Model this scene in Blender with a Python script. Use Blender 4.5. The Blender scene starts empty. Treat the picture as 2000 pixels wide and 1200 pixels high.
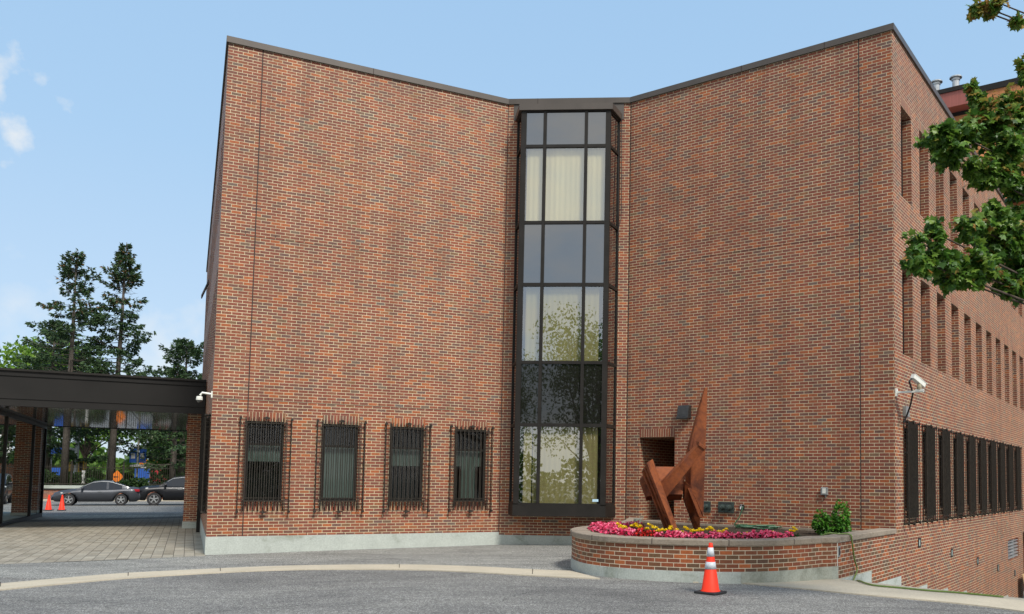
import bpy, math, random
from mathutils import Vector, Matrix
PI=math.pi
# world positions, metres
CAM={'f': 1663.1356044931724, 'cx': 1218.3905070935361, 'cy': 826.9230588476187, 'F': [0.0, 0.997793, 0.066406], 'R': [0.99991, -0.00089, 0.013368], 'U': [-0.013398, -0.0664, 0.997703]}
L=(-8.8159, 18.1699)
M=(-3.0439, 21.1121)
N=(0.0539, 20.9234)
Rc=(5.5221, 17.2895)
dl=(0.8909, 0.4541)
pl=(-0.4541, 0.8909)
dr=(0.8329, -0.5535)
pr=(0.5535, 0.8329)
dm=(0.9982, -0.0608)
OUT=[(-0.644, 16.902), (-0.873, 16.477), (-0.962, 15.768), (-0.922, 15.298), (-0.772, 14.594), (-0.461, 13.924), (-0.048, 13.635), (0.517, 13.39), (1.102, 13.218), (1.694, 13.218), (2.358, 13.4), (3.088, 13.987), (3.592, 14.555)]
KB=[(-9.6, 11.43, 0.05), (-9.5, 12.17, 0.04), (-9.37, 12.98, 0.02), (-8.96, 13.82, 0.01), (-8.39, 14.62, 0.02), (-7.14, 15.28, 0.04), (-5.76, 15.72, 0.07), (-4.11, 15.87, 0.09), (-2.92, 15.56, 0.11), (-1.54, 14.85, 0.14), (-0.87, 14.63, 0.15)]
KF=[(-9.11, 10.85, 0.06), (-8.94, 11.45, 0.06), (-8.71, 12.07, 0.05), (-8.34, 12.88, 0.05), (-7.88, 13.73, 0.04), (-6.78, 14.53, 0.06), (-5.47, 14.96, 0.08), (-3.86, 14.9, 0.11), (-2.71, 14.47, 0.13), (-1.44, 13.84, 0.15), (-0.34, 13.49, 0.16)]
KR=[(1.49, 13.46, 0.15), (1.86, 13.26, 0.14), (2.57, 12.85, 0.13), (3.22, 12.42, 0.12), (3.93, 12.09, 0.1), (4.5, 11.9, 0.08), (5.02, 11.63, 0.06), (5.3, 11.35, 0.05), (6.01, 10.8, 0.02)]
BLADE=([(1.524, 16.0, 3.483), (1.573, 16.0, 3.484), (1.558, 16.0, 2.776), (1.542, 16.0, 2.294), (1.527, 16.0, 1.717), (1.513, 16.0, 1.049), (1.269, 16.0, 1.58), (1.267, 16.0, 1.839), (1.283, 16.0, 2.29), (1.459, 16.0, 3.201)], (-0.09, 0.22, 0))
FOOT=([(1.159, 15.95, 1.713), (1.276, 15.97, 1.619), (1.482, 16.3, 1.132), (1.493, 16.5, 0.791), (1.404, 16.5, 0.79), (1.162, 16.08, 1.376)], (-0.02, 0.2, 0))
FOOTFL=([(1.209, 15.97, 1.579), (1.267, 15.97, 1.59), (1.501, 15.97, 1.04), (1.434, 15.97, 1.039)], (-0.03, 0.16, 0))
LEG=[[(0.425, 15.4, 2.036), (0.539, 15.6, 2.11), (0.341, 16.05, 1.877)], [(0.915, 15.4, 0.829), (1.01, 15.6, 0.837), (0.785, 16.05, 0.808)]]
DIAG=([(0.692, 15.75, 1.631), (1.367, 15.55, 2.369), (1.485, 15.55, 2.287), (0.798, 15.75, 1.397)], (-0.03, 0.17, 0.03))
DIAGC=([(1.384, 15.53, 2.434), (1.492, 15.53, 2.342), (1.483, 15.53, 2.286), (1.366, 15.53, 2.369)], (-0.03, 0.2, 0.03))
BEAMT=[(0.63, 16.45, 1.986), (1.223, 16.45, 1.989), (1.117, 16.0, 1.463), (0.618, 16.0, 1.457)]
BEAML=[(0.352, 16.3, 1.799), (0.518, 16.3, 1.85), (0.618, 16.0, 1.457), (0.427, 16.0, 1.406), (0.312, 16.2, 1.72)]
LOBES=[(3.65, 9.8, 5.763, 0.224, 0.248, 0), (3.962, 9.9, 5.871, 0.268, 0.268, 0), (4.462, 10.2, 6.163, 0.368, 0.337, 1), (4.825, 10.3, 6.276, 0.279, 0.434, 1), (4.11, 9.9, 5.498, 0.238, 0.131, 0), (4.291, 9.9, 5.376, 0.298, 0.131, 0), (4.555, 10.0, 5.762, 0.271, 0.301, 0), (3.799, 9.8, 5.61, 0.206, 0.147, 0), (4.503, 10.1, 5.547, 0.334, 0.231, 0), (4.247, 10.2, 6.516, 0.11, 0.245, 1), (4.896, 10.4, 5.86, 0.25, 0.375, 0), (4.734, 10.3, 6.504, 0.248, 0.136, 1), (4.931, 10.3, 6.868, 0.074, 0.279, 1), (3.187, 9.2, 4.171, 0.188, 0.188, 0), (3.195, 9.3, 4.416, 0.112, 0.089, 0), (3.466, 9.4, 4.536, 0.124, 0.158, 0), (3.543, 9.4, 4.245, 0.254, 0.215, 0), (4.017, 9.7, 4.723, 0.262, 0.222, 0), (3.969, 9.6, 4.215, 0.346, 0.289, 0), (4.461, 9.9, 4.605, 0.327, 0.357, 0), (4.498, 9.8, 4.091, 0.265, 0.224, 0), (3.723, 9.5, 4.039, 0.257, 0.126, 0), (4.793, 10.1, 4.353, 0.304, 0.425, 0), (4.851, 10.2, 5.013, 0.245, 0.245, 0), (4.717, 10.1, 5.359, 0.213, 0.213, 0), (4.271, 9.8, 4.91, 0.177, 0.177, 0), (4.681, 10.8, 7.978, 0.169, 0.091, 1), (4.884, 10.8, 8.03, 0.208, 0.058, 1), (4.547, 10.8, 7.969, 0.065, 0.078, 1), (5.116, 10.8, 7.796, 0.091, 0.091, 1), (5.691, 10.8, 6.369, 0.455, 0.584, 1), (5.662, 10.8, 5.012, 0.52, 0.714, 0), (5.893, 11.0, 7.79, 0.463, 0.397, 1), (6.377, 11.2, 6.194, 0.606, 1.078, 0), (5.702, 11.0, 8.498, 0.529, 0.397, 1), (6.936, 11.5, 7.634, 0.761, 0.968, 1)]
HOSE=[(2.685, 19.103, 1.158), (2.659, 19.072, 1.067), (2.591, 19.069, 0.908), (2.488, 19.066, 0.77)]
POST=(0.319, 18.221, 0.72)
BUSH=(4.099, 16.471, 0.72)
HOLEN=[(-38.336, 58.0, 16.951), (-36.131, 60.0, 17.97)]
FAR={'SIGP': (-39.607, 62.0, 0.916), 'LAMP': (-38.162, 64.0, 0.926), 'LAMPB': (-36.322, 64.0, 0.951), 'ORS': (-35.586, 60.0, 1.445), 'ORT': (-40.121, 60.0, 1.456), 'FENCE0': (-39.171, 58.0, 0.94), 'FENCE1': (-33.503, 66.0, 0.98)}
V=Vector
sc=bpy.context.scene
# ---------------------------------------------------------------- camera
cd=bpy.data.cameras.new('camera'); cam=bpy.data.objects.new('camera',cd); sc.collection.objects.link(cam)
F_=V(CAM['F']);R_=V(CAM['R']);U_=V(CAM['U'])
mw=Matrix((( R_.x,U_.x,-F_.x,0),(R_.y,U_.y,-F_.y,0),(R_.z,U_.z,-F_.z,1.72),(0,0,0,1)))
cam.matrix_world=mw
cd.sensor_width=36; cd.sensor_fit='HORIZONTAL'; cd.lens=36*CAM['f']/2000
cd.shift_x=-(CAM['cx']-1000)/2000; cd.shift_y=(CAM['cy']-600)/2000
cd.clip_start=.1; cd.clip_end=3000
sc.camera=cam
sc.render.resolution_x=1024; sc.render.resolution_y=614
# ---------------------------------------------------------------- light
SUN=V((.42,-.62,.86)).normalized()
EL=math.asin(SUN.z); 
w=bpy.data.worlds.new('World'); sc.world=w; w.use_nodes=True
nt=w.node_tree; nt.nodes.clear(); N_=nt.nodes.new; LK=nt.links.new
wo=N_('ShaderNodeOutputWorld'); bg=N_('ShaderNodeBackground'); sky=N_('ShaderNodeTexSky')
sky.sky_type='NISHITA'; sky.sun_disc=False; sky.sun_elevation=EL
sky.sun_rotation=math.atan2(SUN.x,SUN.y); sky.air_density=1.0; sky.dust_density=.8; sky.ozone_density=2.0; sky.altitude=100
tc=N_('ShaderNodeTexCoord'); mp=N_('ShaderNodeMapping'); mp.inputs['Scale'].default_value=(1.6,1.6,4.2)
nz=N_('ShaderNodeTexNoise'); nz.inputs['Scale'].default_value=2.3; nz.inputs['Detail'].default_value=7; nz.inputs['Roughness'].default_value=.55
cr=N_('ShaderNodeValToRGB'); cr.color_ramp.elements[0].position=.60; cr.color_ramp.elements[0].color=(0,0,0,1); cr.color_ramp.elements[1].position=.80; cr.color_ramp.elements[1].color=(1,1,1,1)
sx=N_('ShaderNodeSeparateXYZ'); hz=N_('ShaderNodeMapRange'); hz.inputs['From Min'].default_value=.0; hz.inputs['From Max'].default_value=.75; hz.inputs['To Min'].default_value=0; hz.inputs['To Max'].default_value=1
mx1=N_('ShaderNodeMix'); mx1.data_type='RGBA'; mx1.inputs[7].default_value=(7.0,8.1,9.3,1)
mx2=N_('ShaderNodeMix'); mx2.data_type='RGBA'; mx2.inputs[7].default_value=(7.6,7.35,6.9,1)
LK(tc.outputs['Generated'],mp.inputs['Vector']); LK(mp.outputs[0],nz.inputs['Vector']); LK(nz.outputs['Fac'],cr.inputs[0])
LK(tc.outputs['Generated'],sx.inputs[0]); LK(sx.outputs['Z'],hz.inputs['Value'])
hr=N_('ShaderNodeValToRGB'); hr.color_ramp.elements[0].color=(.47,.57,.68,1); hr.color_ramp.elements[1].color=(.27,.45,.68,1); hr.color_ramp.elements[1].position=.95
e_=hr.color_ramp.elements.new(.45); e_.color=(.33,.50,.69,1)
vm=N_('ShaderNodeVectorMath'); vm.operation='SCALE'; vm.inputs['Scale'].default_value=10.9
LK(hz.outputs[0],hr.inputs[0]); LK(hr.outputs[0],vm.inputs[0]); LK(vm.outputs[0],mx1.inputs[7]); mx1.inputs[0].default_value=.8
LK(sky.outputs[0],mx1.inputs[6])
# clouds only towards the rear and low on the left: mask by direction
msk=N_('ShaderNodeMapRange'); msk.inputs['From Min'].default_value=-.25; msk.inputs['From Max'].default_value=-.60; msk.inputs['To Min'].default_value=0.0; msk.inputs['To Max'].default_value=.85
# rear (y<0) or left (x<-.5)
msk.inputs['From Min'].default_value=.05; msk.inputs['From Max'].default_value=-.35; msk.inputs['To Max'].default_value=.9
LK(sx.outputs['Y'],msk.inputs['Value'])
cr.color_ramp.elements[0].position=.36; cr.color_ramp.elements[0].color=(.35,.35,.35,1); cr.color_ramp.elements[1].position=.60
ml=N_('ShaderNodeMath'); ml.operation='MULTIPLY'; LK(cr.outputs[0],ml.inputs[0]); LK(msk.outputs[0],ml.inputs[1])
n2=N_('ShaderNodeTexNoise'); n2.inputs['Scale'].default_value=26; n2.inputs['Detail'].default_value=6; LK(tc.outputs['Generated'],n2.inputs['Vector'])
for dx,dy,dz,r0,st in ((-.582,.742,.336,.060,1.0),(-.582,.798,.156,.05,.28),(-.471,.873,.124,.06,.38),(-.43,.90,.06,.09,.35)):
    dn=N_('ShaderNodeVectorMath'); dn.operation='DISTANCE'; dn.inputs[1].default_value=(dx,dy,dz); LK(tc.outputs['Generated'],dn.inputs[0])
    ad=N_('ShaderNodeMath'); ad.operation='MULTIPLY_ADD'; ad.inputs[1].default_value=.16; LK(n2.outputs['Fac'],ad.inputs[0]); LK(dn.outputs['Value'],ad.inputs[2])
    mr=N_('ShaderNodeMapRange'); mr.inputs['From Min'].default_value=r0+.065; mr.inputs['From Max'].default_value=r0+.02; mr.inputs['To Max'].default_value=st; LK(ad.outputs[0],mr.inputs['Value'])
    mxx=N_('ShaderNodeMath'); mxx.operation='MAXIMUM'; LK(ml.outputs[0],mxx.inputs[0]); LK(mr.outputs[0],mxx.inputs[1]); ml=mxx
LK(mx1.outputs[2],mx2.inputs[6]); LK(ml.outputs[0],mx2.inputs[0])
LK(mx2.outputs[2],bg.inputs['Color']); bg.inputs['Strength'].default_value=.10; LK(bg.outputs[0],wo.inputs[0])
sd=bpy.data.lights.new('sun','SUN'); sd.energy=3.0; sd.angle=math.radians(11); sd.color=(1,.95,.87)
so=bpy.data.objects.new('sun',sd); sc.collection.objects.link(so); so.rotation_euler=SUN.to_track_quat('Z','Y').to_euler()
sc.view_settings.view_transform='Standard'; sc.view_settings.look='None'; sc.view_settings.exposure=0.38; sc.view_settings.gamma=1
sc.render.engine='CYCLES'
try:
    sc.cycles.max_bounces=6; sc.cycles.transparent_max_bounces=8; sc.cycles.sample_clamp_indirect=6
except Exception: pass
# ---------------------------------------------------------------- materials
def newmat(name):
    m=bpy.data.materials.new(name); m.use_nodes=True; t=m.node_tree; t.nodes.clear()
    o=t.nodes.new('ShaderNodeOutputMaterial'); b=t.nodes.new('ShaderNodeBsdfPrincipled'); t.links.new(b.outputs[0],o.inputs[0])
    return m,t,b,o
def ramp(t,stops,interp='LINEAR'):
    r=t.nodes.new('ShaderNodeValToRGB'); r.color_ramp.interpolation=interp
    e=r.color_ramp.elements
    while len(e)<len(stops): e.new(.5)
    for i,(p,c) in enumerate(stops): e[i].position=p; e[i].color=(*c,1) if len(c)==3 else c
    return r
def noise(t,scale,detail=4,rough=.55,coord='Object',vec=None,dist=0):
    n=t.nodes.new('ShaderNodeTexNoise'); n.inputs['Scale'].default_value=scale; n.inputs['Detail'].default_value=detail; n.inputs['Roughness'].default_value=rough; n.inputs['Distortion'].default_value=dist
    c=t.nodes.new('ShaderNodeTexCoord'); mp=t.nodes.new('ShaderNodeMapping'); t.links.new(c.outputs[coord],mp.inputs[0])
    if vec: mp.inputs['Scale'].default_value=vec
    t.links.new(mp.outputs[0],n.inputs['Vector']); return n
def mixc(t,f,a,b,mode='MIX'):
    m=t.nodes.new('ShaderNodeMix'); m.data_type='RGBA'; m.blend_type=mode
    for k,v in ((0,f),(6,a),(7,b)):
        if hasattr(v,'links') or hasattr(v,'is_linked'): t.links.new(v,m.inputs[k])
        elif k==0: m.inputs[0].default_value=v
        else: m.inputs[k].default_value=(*v,1)
    return m.outputs[2]
def bump(t,b,h,s=.3,d=.01):
    n=t.nodes.new('ShaderNodeBump'); n.inputs['Strength'].default_value=s; n.inputs['Distance'].default_value=d
    t.links.new(h,n.inputs['Height']); t.links.new(n.outputs[0],b.inputs['Normal'])
def simple(name,col,rough=.6,metal=0,var=.15,scale=6,bmp=0,spec=.5,vec=None,coat=0):
    m,t,b,o=newmat(name); n=noise(t,scale,5,vec=vec)
    r=ramp(t,[(.3,tuple(c*(1-var) for c in col)),(.7,tuple(min(1,c*(1+var)) for c in col))]); t.links.new(n.outputs['Fac'],r.inputs[0])
    t.links.new(r.outputs[0],b.inputs['Base Color']); b.inputs['Roughness'].default_value=rough; b.inputs['Metallic'].default_value=metal
    b.inputs['Specular IOR Level'].default_value=spec; b.inputs['Coat Weight'].default_value=coat; b.inputs['Coat Roughness'].default_value=.05
    if bmp: bump(t,b,noise(t,scale*8,3).outputs['Fac'],bmp,.01)
    return m
def brick_mat(name,offset=.5,bw=.2032,rh=.0677,mort=.0050,pal=None,mcol=(.74,.655,.44),rough=.5,stain=True):
    m,t,b,o=newmat(name)
    uv=t.nodes.new('ShaderNodeUVMap'); br=t.nodes.new('ShaderNodeTexBrick'); t.links.new(uv.outputs[0],br.inputs['Vector'])
    br.offset=offset; br.offset_frequency=2; br.squash=1
    for k,v in (('Color1',(0,0,0,1)),('Color2',(1,1,1,1)),('Mortar',(.5,.5,.5,1)),('Scale',1),('Mortar Size',mort),('Mortar Smooth',.15),('Bias',0),('Brick Width',bw),('Row Height',rh)): br.inputs[k].default_value=v
    pal=pal or [(.0,(.155,.088,.075)),(.05,(.16,.080,.060)),(.14,(.185,.077,.055)),(.30,(.21,.070,.047)),(.46,(.24,.077,.048)),(.60,(.28,.089,.050)),(.74,(.21,.088,.053)),(.85,(.305,.094,.046)),(.94,(.38,.115,.044)),(.975,(.19,.11,.062)),(1,(.15,.11,.098))]
    r=ramp(t,pal); t.links.new(br.outputs['Color'],r.inputs[0])
    n1=noise(t,26,4); n2=noise(t,.9,5,.6,dist=.4,vec=(.35,.35,2.2)); n3=noise(t,3.0,5,.6,vec=(1,1,.35))
    g=ramp(t,[(.25,(.78,.78,.78)),(.75,(1.2,1.2,1.2))]); t.links.new(n1.outputs['Fac'],g.inputs[0])
    c1=mixc(t,1.0,r.outputs[0],g.outputs[0],'MULTIPLY')
    mc=ramp(t,[(.3,tuple(c*.72 for c in mcol)),(.62,mcol)]); t.links.new(n3.outputs['Fac'],mc.inputs[0])
    c2=mixc(t,br.outputs['Fac'],c1,mc.outputs[0])
    if stain:
        s=ramp(t,[(.25,(.90,.88,.87)),(.5,(1,1,1)),(.75,(1.07,1.06,1.05))]); t.links.new(n2.outputs['Fac'],s.inputs[0])
        c2=mixc(t,1.0,c2,s.outputs[0],'MULTIPLY')
        n4=noise(t,2.4,4,.6,vec=(1,1,.07)); s4=ramp(t,[(.34,(.86,.85,.85)),(.55,(1.01,1.01,1.01)),(.75,(1.05,1.05,1.05))]); t.links.new(n4.outputs['Fac'],s4.inputs[0]); c2=mixc(t,1.0,c2,s4.outputs[0],'MULTIPLY')
    t.links.new(c2,b.inputs['Base Color']); b.inputs['Roughness'].default_value=.6; b.inputs['Specular IOR Level'].default_value=.22
    inv=t.nodes.new('ShaderNodeMath'); inv.operation='SUBTRACT'; inv.inputs[0].default_value=1; t.links.new(br.outputs['Fac'],inv.inputs[1])
    ad=t.nodes.new('ShaderNodeMath'); ad.operation='MULTIPLY_ADD'; ad.inputs[1].default_value=.25; t.links.new(n1.outputs['Fac'],ad.inputs[0]); t.links.new(inv.outputs[0],ad.inputs[2])
    bump(t,b,ad.outputs[0],.5,.006)
    return m
M_brick=brick_mat('brick'); M_sold=brick_mat('soldier_brick',offset=0)
M_brickpl=brick_mat('planter_brick',pal=[(0,(.12,.07,.05)),(.12,(.15,.085,.045)),(.3,(.21,.068,.036)),(.5,(.27,.078,.036)),(.7,(.18,.08,.042)),(.85,(.33,.095,.036)),(1,(.40,.12,.042))],stain=False,mcol=(.70,.62,.46))
M_brickfar=brick_mat('low_wall_brick',stain=False,mcol=(.4,.34,.27))
def concrete(name,col,stain=(.35,.36,.30),amt=.5,sc_=2.0,rough=.9):
    m,t,b,o=newmat(name); n=noise(t,sc_,7,.65,dist=.6); n2=noise(t,40,3)
    r=ramp(t,[(.30,tuple(c*s for c,s in zip(col,stain))) ,(.30+.3*amt,tuple(c*.86 for c in col)),(.75,col)]); t.links.new(n.outputs['Fac'],r.inputs[0])
    g=ramp(t,[(.3,(.85,.85,.85)),(.7,(1.1,1.1,1.1))]); t.links.new(n2.outputs['Fac'],g.inputs[0])
    t.links.new(mixc(t,1.0,r.outputs[0],g.outputs[0],'MULTIPLY'),b.inputs['Base Color']); b.inputs['Roughness'].default_value=rough; b.inputs['Specular IOR Level'].default_value=.2
    bump(t,b,n2.outputs['Fac'],.3,.006); return m
M_plinth=concrete('plinth_concrete',(.50,.54,.50),(.55,.56,.5),.45,1.6)
M_plinth_stained=concrete('stained_concrete',(.44,.46,.40),(.45,.45,.40),.85,2.6)
M_kerb=concrete('kerb_concrete',(.56,.50,.39),(.8,.8,.78),.4,1.2)
M_cap=concrete('cap_stone',(.34,.285,.225),(.65,.62,.6),.5,5)
def asphalt(name,dark,light,big):
    m,t,b,o=newmat(name)
    v=t.nodes.new('ShaderNodeTexVoronoi'); v.inputs['Scale'].default_value=85; c=t.nodes.new('ShaderNodeTexCoord'); t.links.new(c.outputs['Object'],v.inputs['Vector'])
    r=ramp(t,[(0,tuple(x*.6 for x in dark)),(.35,dark),(.72,light),(.93,tuple(min(.6,x*1.9) for x in light)),(1,(.5,.5,.48))]); 
    sp=t.nodes.new('ShaderNodeSeparateColor'); t.links.new(v.outputs['Color'],sp.inputs[0]); t.links.new(sp.outputs[0],r.inputs[0])
    n=noise(t,big,7,.62,dist=1.2,vec=(.5,1,1)); s=ramp(t,[(.28,(.64,.64,.65)),(.5,(.93,.93,.93)),(.75,(1.14,1.14,1.12))]); t.links.new(n.outputs['Fac'],s.inputs[0])
    n2=noise(t,3.5,6,.72,vec=(.3,1.6,1)); s2=ramp(t,[(.3,(.72,.72,.74)),(.7,(1.16,1.16,1.14))]); t.links.new(n2.outputs['Fac'],s2.inputs[0])
    c1=mixc(t,1.0,r.outputs[0],s.outputs[0],'MULTIPLY'); c1=mixc(t,1.0,c1,s2.outputs[0],'MULTIPLY')
    vc=t.nodes.new('ShaderNodeTexVoronoi'); vc.feature='DISTANCE_TO_EDGE'; vc.inputs['Scale'].default_value=.33; nd=noise(t,1.7,6,.7)
    va=t.nodes.new('ShaderNodeMixRGB'); va.blend_type='ADD'; va.inputs[0].default_value=.9; t.links.new(c.outputs['Object'],va.inputs[1]); t.links.new(nd.outputs['Color'],va.inputs[2]); t.links.new(va.outputs[0],vc.inputs['Vector'])
    ck=ramp(t,[(0,(.45,.45,.45)),(.004,(.6,.6,.6)),(.009,(1,1,1))]); t.links.new(vc.outputs['Distance'],ck.inputs[0]); gm=noise(t,.6,3); gr=ramp(t,[(.45,(0,0,0)),(.6,(.8,.8,.8))]); t.links.new(gm.outputs['Fac'],gr.inputs[0])
    c1=mixc(t,gr.outputs[0],c1,mixc(t,1.0,c1,ck.outputs[0],'MULTIPLY'))
    os_=noise(t,1.1,5,.7,dist=.8); orr=ramp(t,[(.30,(.62,.62,.62)),(.37,(1,1,1))]); t.links.new(os_.outputs['Fac'],orr.inputs[0]); c1=mixc(t,1.0,c1,orr.outputs[0],'MULTIPLY')
    t.links.new(c1,b.inputs['Base Color']); b.inputs['Roughness'].default_value=.85; b.inputs['Specular IOR Level'].default_value=.3
    bump(t,b,sp.outputs[0],.5,.008); return m
M_asph=asphalt('asphalt',(.155,.153,.145),(.225,.222,.210),.5)
M_asph2=asphalt('worn_asphalt',(.19,.192,.180),(.31,.31,.29),.8)
M_paver=brick_mat('paver',.5,.40,.20,.006,pal=[(0,(.28,.255,.20)),(.3,(.34,.31,.25)),(.6,(.40,.365,.295)),(.85,(.31,.29,.24)),(1,(.44,.41,.335))],mcol=(.10,.09,.075),rough=.8)
M_dark=simple('bronze_trim',(.020,.018,.016),.5,0,.2,3,spec=.22)
M_coping=simple('coping_metal',(.085,.072,.062),.42,.2,.12,2,vec=(1,1,.3))
M_fascia=simple('fascia_metal',(.018,.017,.016),.5,0,.2,.8,spec=.22)
M_iron=simple('grille_iron',(.035,.030,.024),.6,0,.3,12,spec=.2)
M_black=simple('black_void',(.006,.006,.006),.8,0,.1,3)
M_seal=simple('sealant',(.035,.022,.018),.8,0,.2,9)
M_white=simple('white_paint',(.72,.72,.66),.4,0,.08,8)
M_grey=simple('grey_metal',(.33,.35,.35),.4,.5,.15,10)
M_galv=simple('galvanised_metal',(.50,.52,.53),.38,.7,.12,4)
M_bronze=simple('green_bronze',(.055,.075,.068),.5,.4,.4,22)
M_rubber=simple('rubber',(.02,.02,.022),.7,0,.2,10)
M_vent=simple('vent_metal',(.055,.055,.055),.3,.6,.2,8)
def glossy_mix(name,refl,base,rough=.02,transp=None,wav=.0,pwr=4.5):
    m,t,b,o=newmat(name); t.nodes.remove(b)
    g=t.nodes.new('ShaderNodeBsdfGlossy'); g.inputs['Roughness'].default_value=rough; g.inputs['Color'].default_value=(.95,.97,1,1)
    if transp: a=t.nodes.new('ShaderNodeBsdfTransparent'); a.inputs[0].default_value=(*transp,1)
    else:
        a=t.nodes.new('ShaderNodeBsdfDiffuse'); a.inputs[0].default_value=(*base,1)
    fr=t.nodes.new('ShaderNodeLayerWeight'); pw=t.nodes.new('ShaderNodeMath'); pw.operation='POWER'; pw.inputs[1].default_value=pwr; t.links.new(fr.outputs['Facing'],pw.inputs[0])
    mm=t.nodes.new('ShaderNodeMath'); mm.operation='MULTIPLY_ADD'; mm.inputs[1].default_value=1-refl; mm.inputs[2].default_value=refl; t.links.new(pw.outputs[0],mm.inputs[0])
    x=t.nodes.new('ShaderNodeMixShader'); t.links.new(mm.outputs[0],x.inputs[0]); t.links.new(a.outputs[0],x.inputs[1]); t.links.new(g.outputs[0],x.inputs[2]); t.links.new(x.outputs[0],o.inputs[0])
    if wav:
        n=noise(t,1.3,2,.4); bp=t.nodes.new('ShaderNodeBump'); bp.inputs['Strength'].default_value=wav; bp.inputs['Distance'].default_value=.02; t.links.new(n.outputs['Fac'],bp.inputs['Height']); t.links.new(bp.outputs[0],g.inputs['Normal'])
    return m
M_glass=glossy_mix('bay_glass',.30,(0,0,0),.01,(.90,.88,.76),.05)
M_spand=glossy_mix('spandrel_glass',.24,(.02,.02,.018),.015,None,.10)
M_spdark=glossy_mix('dark_spandrel_glass',.07,(.012,.012,.010),.015,None,.10)
M_sideglass=glossy_mix('canted_glass',.30,(.02,.02,.02),.02,(.35,.35,.33),.05)
M_winglass=glossy_mix('window_glass',.05,(.01,.012,.013),.03,(.55,.62,.6),.03)
M_tint=glossy_mix('tinted_glass',.14,(.008,.008,.009),.04)
M_clear=glossy_mix('clear_glass',.0,(0,0,0),.01,(.96,.97,.96),pwr=30)
M_soffit=glossy_mix('polished_soffit',.46,(.30,.30,.29),.05)
M_car_glass=glossy_mix('car_glass',.07,(.01,.01,.012),.02)
def fabric(name,col,tr=.4):
    m,t,b,o=newmat(name); b.inputs['Base Color'].default_value=(*col,1); b.inputs['Roughness'].default_value=.9; b.inputs['Specular IOR Level'].default_value=.1
    n=noise(t,5,4,vec=(1,1,.05)); r=ramp(t,[(.3,tuple(c*.86 for c in col)),(.7,col)]); t.links.new(n.outputs['Fac'],r.inputs[0]); t.links.new(r.outputs[0],b.inputs['Base Color'])
    return m
M_curt=fabric('cream_curtain',(.66,.63,.46)); M_curt2=fabric('reflection_tinted_curtain',(.36,.34,.20)); M_blind=fabric('pale_blind',(.30,.34,.31))  # second curtain's olive paints in the trees and hedge mirrored in the panes
def corten():
    m,t,b,o=newmat('corten_steel'); n=noise(t,2.2,7,.62,dist=.8); n2=noise(t,22,4,.6)
    r=ramp(t,[(.25,(.06,.024,.017)),(.42,(.145,.045,.022)),(.55,(.26,.076,.026)),(.72,(.16,.058,.04))]); t.links.new(n.outputs['Fac'],r.inputs[0])
    g=ramp(t,[(.3,(.82,.82,.82)),(.7,(1.12,1.12,1.12))]); t.links.new(n2.outputs['Fac'],g.inputs[0])
    t.links.new(mixc(t,1.0,r.outputs[0],g.outputs[0],'MULTIPLY'),b.inputs['Base Color']); b.inputs['Roughness'].default_value=.65; b.inputs['Specular IOR Level'].default_value=.2
    bump(t,b,n2.outputs['Fac'],.15,.004); return m
M_corten=corten()
M_orange=simple('cone_orange',(.93,.035,.003),.6,0,.06,6); 
def sleeve_mat():
    m,t,b,o=newmat('reflective_sleeve'); n=noise(t,9,5,.7,dist=1.5); r=ramp(t,[(.30,(.55,.16,.12)),(.37,(.62,.66,.70)),(.7,(.72,.76,.80))]); t.links.new(n.outputs['Fac'],r.inputs[0]); t.links.new(r.outputs[0],b.inputs['Base Color']); b.inputs['Roughness'].default_value=.45; return m
M_sleeve=sleeve_mat()
def leafmat(name,cols,rough=.45,trans=.38,spec=.4):
    m,t,b,o=newmat(name); g=t.nodes.new('ShaderNodeNewGeometry'); r=ramp(t,[(i/(len(cols)-1),c) for i,c in enumerate(cols)]); t.links.new(g.outputs['Random Per Island'],r.inputs[0])
    t.links.new(r.outputs[0],b.inputs['Base Color']); b.inputs['Roughness'].default_value=rough; b.inputs['Specular IOR Level'].default_value=spec
    tr=t.nodes.new('ShaderNodeBsdfTranslucent'); t.links.new(r.outputs[0],tr.inputs[0]); x=t.nodes.new('ShaderNodeMixShader'); x.inputs[0].default_value=trans
    t.links.new(b.outputs[0],x.inputs[1]); t.links.new(tr.outputs[0],x.inputs[2]); t.links.new(x.outputs[0],o.inputs[0]); return m
M_maple=leafmat('maple_leaves',[(.035,.095,.014),(.07,.165,.022),(.12,.24,.032),(.21,.32,.045)],.42)
M_mapleY=leafmat('turning_maple_leaves',[(.10,.19,.03),(.19,.25,.04),(.32,.24,.05),(.34,.15,.04)],.45)
M_decid=leafmat('summer_leaves',[(.04,.10,.015),(.08,.17,.022),(.15,.24,.035)])
M_decidY=leafmat('bright_leaves',[(.09,.19,.02),(.15,.28,.03),(.22,.34,.05)])
M_spruce=leafmat('spruce_needles',[(.016,.04,.018),(.03,.07,.025),(.05,.105,.032),(.075,.12,.04)],.6,.12)
M_cones=leafmat('spruce_cones',[(.14,.075,.03),(.22,.12,.05)],.7,.0)
M_bush=leafmat('bush_leaves',[(.04,.13,.015),(.08,.24,.025),(.15,.36,.04)],.4)
M_hedge=leafmat('hedge_leaves',[(.012,.035,.01),(.03,.07,.015),(.05,.10,.02)],.6)
M_begl=leafmat('begonia_foliage',[(.03,.05,.015),(.09,.03,.02),(.05,.08,.02)],.35)
M_pink=leafmat('pink_petals',[(.70,.03,.11),(.88,.07,.20),(.93,.16,.32),(.95,.36,.48)],.45,.25)
M_redp=leafmat('red_petals',[(.55,.015,.012),(.70,.03,.02)],.45,.25)
M_yel=leafmat('marigold_petals',[(.88,.60,.01),(.93,.74,.02),(.95,.80,.05)],.5,.2)
M_grn=leafmat('marigold_foliage',[(.015,.045,.01),(.03,.08,.015)],.5)
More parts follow.
